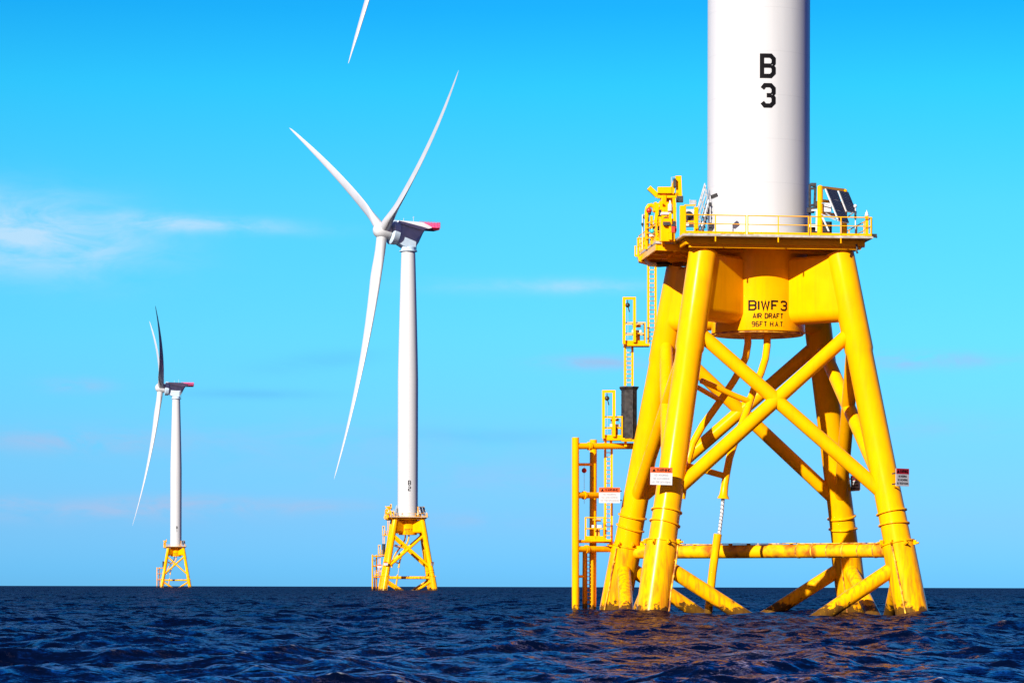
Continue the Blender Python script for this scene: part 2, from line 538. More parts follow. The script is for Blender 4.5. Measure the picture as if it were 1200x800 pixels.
class MB:
    def __init__(self):
        self.v, self.f, self.uv = [], [], {}

    def ring(self, c, ax, r, n, ref=None):
        ax = ax.normalized()
        u = (ref or (Vector((0, 0, 1)) if abs(ax.z) < 0.9 else Vector((1, 0, 0)))).cross(ax).normalized()
        w = ax.cross(u)
        i0 = len(self.v)
        for k in range(n):
            a = 2 * math.pi * k / n
            self.v.append(c + u * (r * math.cos(a)) + w * (r * math.sin(a)))
        return i0

    def tube(self, p0, p1, r0, r1=None, n=20, caps=True):
        p0, p1 = Vector(p0), Vector(p1)
        return self.lathe(p0, p1 - p0, [(0, r0), (1, r0 if r1 is None else r1)], n, caps, unit=False)

    def lathe(self, p0, ax, prof, n=32, caps=True, unit=True):
        """prof: (distance along axis, radius)"""
        p0, ax = Vector(p0), Vector(ax)
        d = ax.normalized() if unit else ax
        rs = [self.ring(p0 + d * t_, ax, r, n) for t_, r in prof]
        for a, b_ in zip(rs, rs[1:]):
            for k in range(n):
                self.f.append((a + k, a + (k + 1) % n, b_ + (k + 1) % n, b_ + k))
        if caps:
            self.f.append(tuple(rs[0] + k for k in range(n))[::-1])
            self.f.append(tuple(rs[-1] + k for k in range(n)))
        return self

    def path(self, pts, r, n=14, caps=True):
        pts = [Vector(p) for p in pts]
        rs = []
        ref = None
        for i, p in enumerate(pts):
            a = pts[max(i - 1, 0)]
            b_ = pts[min(i + 1, len(pts) - 1)]
            d = (b_ - a).normalized()
            if ref is None:
                ref = Vector((0, 0, 1)) if abs(d.z) < 0.8 else Vector((1, 0, 0))
            u = ref.cross(d).normalized()
            ref = d.cross(u)
            rr = r[i] if isinstance(r, (list, tuple)) else r
            i0 = len(self.v)
            for k in range(n):
                an = 2 * math.pi * k / n
                self.v.append(p + u * (rr * math.cos(an)) + ref * (rr * math.sin(an)))
            rs.append(i0)
        for a, b_ in zip(rs, rs[1:]):
            for k in range(n):
                self.f.append((a + k, a + (k + 1) % n, b_ + (k + 1) % n, b_ + k))
        if caps:
            self.f.append(tuple(rs[0] + k for k in range(n))[::-1])
            self.f.append(tuple(rs[-1] + k for k in range(n)))
        return self

    def box(self, c, size, rot=None, bevel=0.0):
        c = Vector(c)
        hx, hy, hz = (s / 2 for s in size)
        Rm = rot if rot is not None else Matrix.Identity(3)
        if isinstance(Rm, (int, float)):
            Rm = Matrix.Rotation(Rm, 3, 'Z')
        be = min(bevel, hx * 0.9, hy * 0.9)
        i0 = len(self.v)
        if be <= 0:
            for sz in (-1, 1):
                for sx, sy in ((-1, -1), (1, -1), (1, 1), (-1, 1)):
                    self.v.append(c + Rm @ Vector((sx * hx, sy * hy, sz * hz)))
            n = 4
        else:
            o = [(-hx + be, -hy), (hx - be, -hy), (hx, -hy + be), (hx, hy - be), (hx - be, hy), (-hx + be, hy), (-hx, hy - be), (-hx, -hy + be)]
            for sz in (-1, 1):
                for x, y in o:
                    self.v.append(c + Rm @ Vector((x, y, sz * hz)))
            n = 8
        self.f.append(tuple(i0 + k for k in range(n))[::-1])
        self.f.append(tuple(i0 + n + k for k in range(n)))
        for k in range(n):
            self.f.append((i0 + k, i0 + (k + 1) % n, i0 + n + (k + 1) % n, i0 + n + k))
        return self

    def bar(self, p0, p1, w, h, up=Vector((0, 0, 1))):
        """rectangular bar between two points"""
        p0, p1 = Vector(p0), Vector(p1)
        d = (p1 - p0)
        ln = d.length
        d.normalize()
        if abs(d.dot(up)) > 0.95:
            up = Vector((0, 1, 0))
        s = d.cross(up).normalized()
        u = s.cross(d)
        Rm = Matrix((s, d, u)).transposed()
        return self.box((p0 + p1) / 2, (w, ln, h), Rm)

    def prism(self, poly, axis_vec):
        """poly: list of 3D points, extruded by axis_vec"""
        i0 = len(self.v)
        n = len(poly)
        a = Vector(axis_vec)
        for p in poly:
            self.v.append(Vector(p))
        for p in poly:
            self.v.append(Vector(p) + a)
        self.f.append(tuple(i0 + k for k in range(n))[::-1])
        self.f.append(tuple(i0 + n + k for k in range(n)))
        for k in range(n):
            self.f.append((i0 + k, i0 + (k + 1) % n, i0 + n + (k + 1) % n, i0 + n + k))
        return self

    def loft(self, secs, caps=True):
        n = len(secs[0])
        rs = []
        for s in secs:
            rs.append(len(self.v))
            self.v.extend(Vector(p) for p in s)
        for a, b_ in zip(rs, rs[1:]):
            for k in range(n):
                self.f.append((a + k, a + (k + 1) % n, b_ + (k + 1) % n, b_ + k))
        if caps:
            self.f.append(tuple(rs[0] + k for k in range(n))[::-1])
            self.f.append(tuple(rs[-1] + k for k in range(n)))
        return self

    def ball(self, c, r, n=14, sz=1.0):
        c = Vector(c)
        prof = []
        for k in range(n // 2 + 1):
            a = math.pi * k / (n // 2)
            prof.append((-math.cos(a) * r * sz, max(math.sin(a) * r, 0.002)))
        return self.lathe(c, Vector((0, 0, 1)), prof, n)

    def mesh(self, name, mat, off=None, sharp=38):
        me = bpy.data.meshes.new(name)
        o = off if off is not None else Vector((0, 0, 0))
        me.from_pydata([tuple(p - o) for p in self.v], [], self.f)
        # orient faces outwards
        import bmesh
        bm = bmesh.new()
        bm.from_mesh(me)
        bmesh.ops.recalc_face_normals(bm, faces=bm.faces[:])
        bm.to_mesh(me)
        bm.free()
        me.polygons.foreach_set('use_smooth', np.ones(len(me.polygons), dtype=bool))
        me.set_sharp_from_angle(angle=R(sharp))
        me.materials.append(MAT[mat])
        return me

    def build(self, name, mat, parent=None, sharp=38):
        """link as ONE mesh object; coordinates are in the site's frame, the thing's own base is subtracted"""
        root = parent
        off = Vector((0, 0, 0))
        if parent is not None:
            while root.parent is not None:
                root = root.parent
            off = Vector(root['_base'])
        me = self.mesh(name, mat, off, sharp)
        ob = bpy.data.objects.new(name, me)
        C.objects.link(ob)
        if parent is not None:
            ob.parent = parent
        return ob


# ------------------------------------------------------------------ sites
D3, D2, D1 = 173.7, 875.0, 1575.0


def ground_at(px, Y):
    return Vector(((px - 600) / F_PX * Y, Y, 0))


SITE3 = ground_at(887.8, D3)
SITE2 = ground_at(477.6, D2)
SITE1 = ground_at(206.0, D1)


def S(px, py, Y):
    """a point of the photograph at distance Y, in the nearest platform's own frame (undoes the camera roll)"""
    dx, dy = px - 600, py - LEVEL
    x = dx * math.cos(ROLL) + dy * math.sin(ROLL)
    y = -dx * math.sin(ROLL) + dy * math.cos(ROLL)
    return Vector((x / F_PX * Y, Y, CAM_H - y / F_PX * Y)) - SITE3


NEAR = 'nearest platform'
THINGS = []          # (root, label template, group, smallest site it is copied to)


def thing(name, label, cat, base=(0, 0, 0), group=None, far=1):
    o = bpy.data.objects.new(name, None)
    o.empty_display_size = 0.3
    C.objects.link(o)
    base = Vector(base)
    o['_base'] = tuple(base)
    o.location = SITE3 + base
    o['category'] = cat
    o['label'] = label.replace('{p}', NEAR)
    if group:
        o['group'] = group
    THINGS.append((o, label, far))
    return o


TH = R(6.2)
U = Vector((math.cos(TH), math.sin(TH), 0))
V = Vector((-math.sin(TH), math.cos(TH), 0))
ZZ = Vector((0, 0, 1))


def W(u, v, z):
    return U * u + V * v + ZZ * z


S0, S1, ZT = 15.0, 8.0, 21.0


def corner(k, z):
    h = (S0 + (S1 - S0) * z / ZT) / 2
    su, sv = ((-1, -1), (1, -1), (-1, 1), (1, 1))[k]     # A front left, B front right, C rear left, D rear right
    return W(su * h, sv * h, z)


# ------------------------------------------------------------------ lettering: strokes on a 4 x 6 grid
GL = {
    'B': [[(0, 0), (0, 6), (3, 6), (4, 5.1), (4, 3.8), (3.3, 3.05), (4, 2.3), (4, 0.9), (3, 0), (0, 0)], [(0, 3.05), (3.3, 3.05)]],
    '3': [[(0.1, 5), (1.0, 6), (3, 6), (4, 5.1), (4, 3.8), (3.3, 3.05), (4, 2.3), (4, 0.9), (3, 0), (1.0, 0), (0.1, 1)], [(1.6, 3.05), (3.3, 3.05)]],
    '2': [[(0, 5), (0.9, 6), (3.1, 6), (4, 5.1), (4, 3.9), (3.2, 3.05), (0.9, 3.05), (0, 2.2), (0, 0), (4, 0)]],
    '1': [[(1.0, 5), (2, 6), (2, 0)]],
    'I': [[(0, 0), (0, 6)]],
    'W': [[(0, 6), (1.1, 0), (2.25, 5.6), (3.4, 0), (4.5, 6)]],
    'F': [[(0, 0), (0, 6), (4, 6)], [(0, 3.1), (2.8, 3.1)]],
    'A': [[(0, 0), (2, 6), (4, 0)], [(0.8, 1.9), (3.2, 1.9)]],
    'R': [[(0, 0), (0, 6), (3, 6), (4, 5), (4, 4), (3, 3), (0, 3)], [(1.9, 3), (4, 0)]],
    'D': [[(0, 0), (0, 6), (2.7, 6), (4, 4.6), (4, 1.4), (2.7, 0), (0, 0)]],
    'T': [[(0, 6), (4, 6)], [(2, 6), (2, 0)]],
    '9': [[(0.3, 0.3), (1, 0), (3, 0), (4, 1), (4, 5), (3, 6), (1, 6), (0, 5), (0, 3.8), (1, 2.9), (3.8, 2.9)]],
    '6': [[(3.7, 5.7), (3, 6), (1, 6), (0, 5), (0, 1), (1, 0), (3, 0), (4, 1), (4, 2.2), (3, 3.1), (0.2, 3.1)]],
    'H': [[(0, 0), (0, 6)], [(4, 0), (4, 6)], [(0, 3), (4, 3)]],
    '.': [[(0, 0), (0, 0.7)]],
    'N': [[(0, 0), (0, 6), (4, 0), (4, 6)]],
    'G': [[(4, 5), (3, 6), (1, 6), (0, 5), (0, 1), (1, 0), (3, 0), (4, 1), (4, 2.8), (2.3, 2.8)]],
    'O': [[(1, 0), (3, 0), (4, 1), (4, 5), (3, 6), (1, 6), (0, 5), (0, 1), (1, 0)]],
    'M': [[(0, 0), (0, 6), (2.2, 1.8), (4.4, 6), (4.4, 0)]],
    'C': [[(4, 5), (3, 6), (1, 6), (0, 5), (0, 1), (1, 0), (3, 0), (4, 1)]],
    'E': [[(4, 0), (0, 0), (0, 6), (4, 6)], [(0, 3), (3, 3)]],
    'S': [[(4, 5), (3, 6), (1, 6), (0, 5), (0, 4), (1, 3.1), (3, 3), (4, 2), (4, 1), (3, 0), (1, 0), (0, 1)]],
    'P': [[(0, 0), (0, 6), (3, 6), (4, 5), (4, 4), (3, 3), (0, 3)]],
    ' ': [],
}
GW = {'I': 0.0, 'W': 4.5, '.': 0.0, 'M': 4.4, ' ': 1.6}


def text_width(s, gap):
    return sum(GW.get(ch, 4.0) for ch in s) + gap * (len(s) - 1)


def strokes(s, gap):
    x = -text_width(s, gap) / 2
    for ch in s:
        for pl in GL[ch]:
            yield [(x + a, b_) for a, b_ in pl]
        x += GW.get(ch, 4.0) + gap


def lettering(mb, s, width, height, stroke, place, gap=1.6, maxseg=0.25, thick=0.006):
    """width, height in metres of the whole line; place(x, y, depth) -> point; slabs of ink, thin but solid"""
    sx, sy = width / max(text_width(s, gap), 1e-6), height / 6.0
    for li, pl in enumerate(strokes(s, gap)):
        pts = [Vector((a * sx, b_ * sy)) for a, b_ in pl]
        closed = (pts[0] - pts[-1]).length < 1e-6
        if closed:
            pts = pts[:-1]
        n = len(pts)
        hw = stroke / 2
        offs = []
        for i, p in enumerate(pts):
            pa = pts[(i - 1) % n] if (closed or i > 0) else None
            pb = pts[(i + 1) % n] if (closed or i < n - 1) else None
            d0 = (p - pa).normalized() if pa is not None else None
            d1 = (pb - p).normalized() if pb is not None else None
            if d0 is None:
                d0 = d1
            if d1 is None:
                d1 = d0
            n0, n1 = Vector((-d0.y, d0.x)), Vector((-d1.y, d1.x))
            mm = (n0 + n1)
            mm.normalize()
            offs.append(mm * (hw / max(mm.dot(n0), 0.45)))
        segs = [(i, (i + 1) % n) for i in range(n if closed else n - 1)]
        dd = thick + 0.0008 * (li % 3)
        for a, b_ in segs:
            ln = (pts[a] - pts[b_]).length
            k = max(1, int(math.ceil(ln / maxseg)))
            prev = None
            for q in range(k + 1):
                t_ = q / k
                p = pts[a].lerp(pts[b_], t_)
                o = offs[a].lerp(offs[b_], t_)
                i0 = len(mb.v)
                for pp in (p + o, p - o):
                    mb.v.append(place(pp.x, pp.y, dd))
                if prev is not None:
                    mb.f.append((prev, prev + 1, i0 + 1, i0))
                prev = i0
    return mb


def on_cylinder(rad, cz, lateral, facing=(-0.0836, -1.0)):
    a0 = math.atan2(facing[1], facing[0]) + math.asin(lateral / rad)

    def place(x, y, d):
        a = a0 + x / rad
        return Vector((math.cos(a) * (rad + d), math.sin(a) * (rad + d), cz + y))
    return place


# ------------------------------------------------------------------ jacket foundation
def build_jacket():
    jk = thing('jacket_foundation', 'yellow four-legged steel foundation rising from the sea under the {p}', 'foundation')
    for k in range(4):
        p0 = corner(k, -5)
        ax = corner(k, ZT) - p0
        cosz = ax.normalized().z
        zz = lambda z: (z + 5) / cosz
        lg = MB().lathe(p0, ax, [(0, 0.93), (zz(4.15), 0.93), (zz(4.2), 0.80), (zz(6.6), 0.78), (zz(7.6), 0.775), (zz(15.1), 0.765), (zz(15.3), 0.83), (zz(20.2), 0.83), (zz(20.95), 0.83)], 48).build('leg', 'yellow', jk)
        # ring seals on the leg
        rg = MB()
        for z_, tilt in ((5.95, 0.0), (5.25, 0.09)):
            c_ = corner(k, z_)
            axn = ax.normalized() + Vector((tilt, 0, 0))
            rg.lathe(c_ - axn * 0.05, axn, [(0, 0.80), (0.0, 0.90), (0.07, 0.90), (0.1, 0.80)], 48)
        rg.build('ring_seal', 'yellow', lg)
        # flange with clamps at the head of the pile sleeve
        c_ = corner(k, 4.12)
        MB().lathe(c_, ax, [(0, 0.90), (0.0, 0.99), (0.08, 0.99), (0.08, 0.80)], 48).build('flange', 'yellow', lg)
        for j in range(8):
            a = 2 * math.pi * (j + 0.35) / 8
            o = Vector((math.cos(a), math.sin(a), 0))
            q = c_ + o * 1.02 + Vector((0, 0, 0.1))
            MB().box(q, (0.2, 0.13, 0.26), a, 0.03).tube(q + o * 0.05 + ZZ * -0.03, q + o * 0.24 + ZZ * -0.03, 0.055, n=8).build('clamp', 'yellow', lg)
        # grout pipe down the sleeve
        side = (U * 0.82 - V * 0.55) if k % 2 == 0 else (U * -0.55 - V * 0.80)
        if k == 2:
            side = U * -0.72 - V * 0.70
        n_ = side.normalized()
        pts = []
        for q in range(8):
            z_ = 4.0 - q * 0.85
            pts.append(corner(k, z_) + n_ * (1.0 + 0.03 * math.sin(q * 1.7)))
        gp = MB().path(pts, 0.05, 8)
        for q in (1, 3, 5):
            gp.box(pts[q] - n_ * 0.04, (0.12, 0.12, 0.1))
        gp.build('grout_pipe', 'rusty', lg)
    # diagonal bracing of the four faces
    for a, b_ in ((0, 1), (2, 3), (0, 2), (1, 3)):
        for p, q in ((a, b_), (b_, a)):
            MB().tube(corner(p, 16.55), corner(q, 6.75), 0.405, n=28).build('brace', 'yellow', jk)
            e0, e1 = corner(p, 3.05), corner(q, -7.0)
            t_ = 0.62
            MB().tube(e0, e0.lerp(e1, t_), 0.43, n=28).build('brace', 'yellow', jk)
    # horizontal tie between the rear left and the front right leg, with a plank walkway on it
    e0, e1 = corner(2, 3.75), corner(1, 3.75)
    tie = MB().tube(e0, e1, 0.40, n=28).build('tie_beam', 'stained', jk)
    d = (e1 - e0).normalized()
    ln = (e1 - e0).length
    wk = MB()
    t_ = 2.2
    while t_ < ln - 1.3:
        l_ = random.uniform(0.9, 2.0)
        c_ = e0 + d * (t_ + l_ / 2) + ZZ * (0.44 + random.uniform(-0.01, 0.03))
        wk.bar(c_ - d * l_ / 2, c_ + d * l_ / 2, 0.42, 0.05)
        wk.box(c_ - ZZ * 0.04, (0.08, 0.3, 0.09), math.atan2(d.y, d.x))
        t_ += l_ + random.uniform(0.02, 0.22)
    wk.build('walkway', 'rusty', tie)
    bands = MB()  # dark rings drawn in place of shadow stripes across the tie
    for q in range(6):
        c_ = e0 + d * (ln - 1.6 - q * 1.05)
        bands.lathe(c_, d, [(0, 0.40), (0, 0.425), (0.08, 0.425), (0.08, 0.40)], 28)
    bands.build('shadow_band', 'rusty', tie)
    # transition can and the four box arms to the legs
    can = MB().lathe((0, 0, 16.6), ZZ, [(0, 2.70), (0, 2.76), (0.05, 2.78), (1.1, 2.75), (4.2, 2.75), (4.55, 2.9), (4.97, 3.02)], 72).build('transition_can', 'yellow', jk)
    MB().lathe((0, 0, 16.50), ZZ, [(0, 2.55), (0.0, 2.66), (0.095, 2.66)], 72).build('base_plate', 'rusty', can)
    MB().lathe((0, 0, 20.15), ZZ, [(0, 2.75), (0.0, 2.765), (0.05, 2.765), (0.05, 2.75)], 72).build('weld_seam', 'yellow', can)
    for k in range(4):
        z0, z1 = 16.98, 20.85
        out = corner(k, 19.0)
        d = Vector((out.x, out.y, 0)).normalized()
        s = Vector((-d.y, d.x, 0))
        hw = 0.74
        prof = [(hw * math.cos(a), z0 + 0.70 + 0.70 * math.sin(a)) for a in np.linspace(math.pi, 2 * math.pi, 17)]
        prof += [(hw, z1 - 0.15), (hw - 0.15, z1), (-hw + 0.15, z1), (-hw, z1 - 0.15)]
        secs = []
        for rr in (2.35, 5.55):
            # follow the leaning leg a little at the outer end
            secs.append([d * rr + s * x + ZZ * z_ for x, z_ in prof])
        for i_, (x, z_) in enumerate(prof):
            ho = (S0 + (S1 - S0) * z_ / ZT) / 2 * math.sqrt(2)
            secs[1][i_] = d * (ho - 0.15) + s * x + ZZ * z_
        MB().loft(secs).build('box_arm', 'yellow', jk, 30)
    # J-tubes from under the can
    def P(pts, r, n=14):
        return MB().path([S(*p) for p in pts], r, n)
    j1 = [(876, 388, 173), (876.5, 402, 173), (874, 418, 173), (868, 432, 172.8), (860, 446, 172.6), (848, 464, 172.4), (836, 481, 172.2),
          (823, 499, 172), (812, 519, 171.8), (806, 540, 171.6), (802, 562, 171.5), (799, 584, 171.5)]
    t1 = P(j1, 0.215).build('j_tube', 'yellow', jk)
    j2 = [(899, 388, 172.5), (899, 405, 172.3), (897, 420, 172.0), (892, 436, 171.6), (885, 452, 171.1), (879.5, 468, 170.7), (875, 482, 170.3),
          (868, 500, 169.8), (861, 518, 169.3), (855, 536, 168.9), (851.5, 554, 168.6), (849.3, 568, 168.5), (848, 579, 168.5), (847.6, 584, 168.5)]
    t2 = P(j2, [0.215] * 12 + [0.24, 0.36]).build('j_tube', 'yellow', jk)
    P([(847.3, 583, 168.5), (846, 600, 168.5), (842.5, 628, 168.4)], 0.10, 12).build('power_cable', 'cable', t2)
    P([(841.2, 625.5, 168.4), (835, 670, 168.3), (829.5, 722, 168.3)], 0.235, 18).build('lower_j_tube', 'yellow', jk)
    P([(822, 446, 169.2), (838, 453, 169.8), (860, 463, 170.2), (879, 470.5, 170.6)], 0.17, 14).build('tube_bracket', 'yellow', jk)
    P([(818, 454, 170.3), (832, 462, 171.2), (846, 470, 172.3)], 0.15, 14).build('tube_bracket', 'yellow', jk)
    P([(803, 545, 168.6), (826, 551, 168.6), (851, 558, 168.6)], 0.18, 14).build('tube_bracket', 'yellow', jk)
    # deck
    hu, hv = 5.52, 6.0
    dk = MB().box(W(0, 0, 21.69), (2 * hu, 2 * hv, 0.12), TH).build('deck', 'deckgrate', jk)
    fas = MB()
    for sgn in (-1, 1):
        fas.bar(W(-hu + 0.3, sgn * (hv - 0.85), 21.44), W(hu - 0.3, sgn * (hv - 0.85), 21.44), 0.14, 0.36)
        fas.bar(W(sgn * (hu - 0.35), -hv + 0.95, 21.44), W(sgn * (hu - 0.35), hv - 0.95, 21.44), 0.14, 0.355)
    fas.build('edge_beam', 'yellow', dk)
    bm_ = MB()
    for i_ in range(-4, 5):
        if i_ % 2:
            bm_.bar(W(i_ * 1.2, -hv + 0.95, 21.46), W(i_ * 1.2, hv - 0.95, 21.46), 0.12, 0.32)
        else:
            bm_.bar(W(-hu + 0.5, i_ * 1.25, 21.30), W(hu - 0.5, i_ * 1.25, 21.30), 0.16, 0.44)
    bm_.build('floor_beam', 'yellow', dk)
    for u_ in (-4.2, -3.2, 3.0, 4.3):
        br_ = MB().box(W(u_, -hv + 1.15, 21.14), (0.4, 0.16, 0.06), TH)
        br_.box(W(u_, -hv + 1.15, 21.24), (0.09, 0.14, 0.2), TH)
        br_.build('bracket', 'yellow', dk)

    def rail(p, q, mids=1, name='railing', top=1.08, tails=True):
        p, q = Vector(p), Vector(q)
        r_ = MB()
        dd = (q - p)
        for f_ in [0.0] + [(i_ + 1) / (mids + 1) for i_ in range(mids)] + [1.0]:
            b0 = p + dd * f_
            inner = 0 < f_ < 1
            r_.bar(b0 + ZZ * (-0.42 if (inner and tails) else -0.02), b0 + ZZ * top, 0.065, 0.065)
        un = dd.normalized() * 0.033
        r_.tube(p - un + ZZ * top, q + un + ZZ * top, 0.034, n=8)
        r_.tube(p + ZZ * 0.58, q + ZZ * 0.58, 0.028, n=8)
        r_.bar(p + ZZ * 0.09, q + ZZ * 0.09, 0.02, 0.13)
        return r_.build(name, 'yellow', jk)
    zt = 21.75
    e = 0.06
    for i_ in range(3):
        u0, u1 = -hu + e + i_ * 3.64 + 0.06, -hu + e + (i_ + 1) * 3.64 - 0.06
        rail(W(u0, -hv + e, zt), W(u1, -hv + e, zt))
        rail(W(u0, hv - e, zt), W(u1, hv - e, zt))
        v0, v1 = -hv + e + i_ * 3.94 + 0.08, -hv + e + (i_ + 1) * 3.94 - 0.06
        rail(W(hu - e, v0, zt), W(hu - e, v1, zt))
    rail(W(-hu + e, hv - 1.6, zt), W(-hu + e, hv - 0.1, zt), 0)
    # crane bay hung on the left edge of the deck
    bay = MB().box(W(-hu - 0.55, 0.6, 21.60), (1.06, 6.8, 0.14), TH).build('side_bay', 'deckgrate', jk)
    bb = MB()
    for v_ in (-2.6, -0.5, 1.6, 3.7):
        bb.bar(W(-hu - 1.0, v_, 21.36), W(-hu + 1.0, v_, 21.30), 0.14, 0.40)
    bb.bar(W(-hu - 1.02, -2.7, 21.33), W(-hu - 1.02, 3.8, 21.33), 0.1, 0.34)
    bb.build('bay_beam', 'yellow', bay)
    zb = 21.67
    rail(W(-hu - 1.02, -2.7, zb), W(-hu - 1.02, 0.6, zb), 1, tails=False)
    rail(W(-hu - 1.02, 0.8, zb), W(-hu - 1.02, 3.9, zb), 1, tails=False)
    rail(W(-hu - 1.0, -2.74, zb), W(-hu - 0.1, -2.74, zb), 0)
    # grey vent trunk and dark pipe under the bay
    P([(755, 295, 176), (754.3, 300, 176), (757, 306, 176), (762, 309.5, 176), (768, 310, 176.2)], 0.14, 12).build('hose', 'whitebox', jk)
    P([(760, 309, 176.4), (772, 310, 176.6), (786, 309, 177)], 0.16, 12).build('drain_pipe', 'dark', jk)
    MB().path([S(1003.5, 286, 169), S(1004.5, 291, 169), S(1003.6, 294, 169), S(1005, 297, 169)], 0.06, 8).build('hook', 'dark', jk)
    MB().box(S(1023, 276, 168.6), (0.4, 0.3, 0.16), TH).tube(S(1022, 277, 168.4), S(1028, 278, 168.4), 0.05, n=8).build('corner_bracket', 'dark', jk)
    return jk, can


jacket, can = build_jacket()


def can_text(no):
    mb = MB()
    for s, w, h, st, cz in (('BIWF' + no, 2.38, 0.60, 0.10, 17.58), ('AIR DRAFT', 1.86, 0.33, 0.058, 17.10), ('96FT H.A.T.', 1.98, 0.33, 0.058, 16.62)):
        lettering(mb, s, w - st, h - st, st, on_cylinder(2.77, cz + 0.16 + st / 2, 0.60), gap=1.75 if len(s) == 5 else 2.0)
    return mb


can_text('3').build('lettering', 'ink', can)

# ------------------------------------------------------------------ wind turbines
HUB_Z = 106.7
TOWER_TOP = 102.0


def tower_mesh():
    prof = [(0, 3.12), (0.25, 3.12), (0.25, 3.02), (41.0, 3.02)]
    for i_ in range(1, 11):
        f_ = i_ / 10
        prof.append((41 + f_ * (TOWER_TOP - 21.75 - 41), 3.02 - 0.97 * f_ ** 1.15))
    return MB().lathe((0, 0, 21.75), ZZ, prof, 72).mesh('tower', 'white', sharp=40)


def blade_mesh():
    n = 28
    secs = []
    Rr = 75.0
    for i_ in range(41):
        f_ = i_ / 40
        r_ = 1.6 + (Rr - 1.6) * f_ ** 0.9
        q = r_ / Rr
        blend = min(max((q - 0.035) / 0.15, 0), 1)
        blend = blend * blend * (3 - 2 * blend)
        chord_air = 3.9 * (1 - max(q - 0.2, 0) / 0.8) ** 0.85 + 0.42
        if q > 0.965:
            chord_air *= max(math.sqrt(max(1 - ((q - 0.965) / 0.036) ** 2, 0)), 0.12)
        chord = 3.1 * (1 - blend) + chord_air * blend
        thick = 3.1 * (1 - blend) + blend * chord * (0.46 - 0.24 * min(q / 0.7, 1))
        tw = R(38 - 27 * min(max((q - 0.08) / 0.75, 0), 1) ** 0.8)
        pre = 8.3 * q ** 1.8
        sec = []
        for k in range(n):
            a = 2 * math.pi * k / n
            cx = 0.5 * math.cos(a)
            ty = 0.5 * math.sin(a)
            tyf = ty * (1 - blend * 0.62 * (0.5 + cx) ** 1.0) * (1 + 0.25 * blend)
            off = 0.15 * blend           # pitch axis ahead of mid chord
            c_, t_ = (cx + off) * chord, tyf * thick
            # chord mostly across the disc, twisted towards the wind
            sec.append(Vector((pre + t_ * math.cos(tw) - c_ * math.sin(tw) * -1, c_ * math.cos(tw) - t_ * math.sin(tw), r_)))
        secs.append(sec)
    return MB().loft(secs).mesh('blade', 'blade', sharp=50)


def hub_mesh():
    # spinner about X, origin at the rotor centre
    mb = MB()
    mb.lathe((-2.3, 0, 0), (1, 0, 0), [(0, 2.15), (0.2, 2.5), (2.2, 2.6), (3.6, 2.35), (4.5, 1.75), (5.0, 0.95), (5.2, 0.25)], 40)
    return mb.mesh('hub', 'blade', sharp=40)


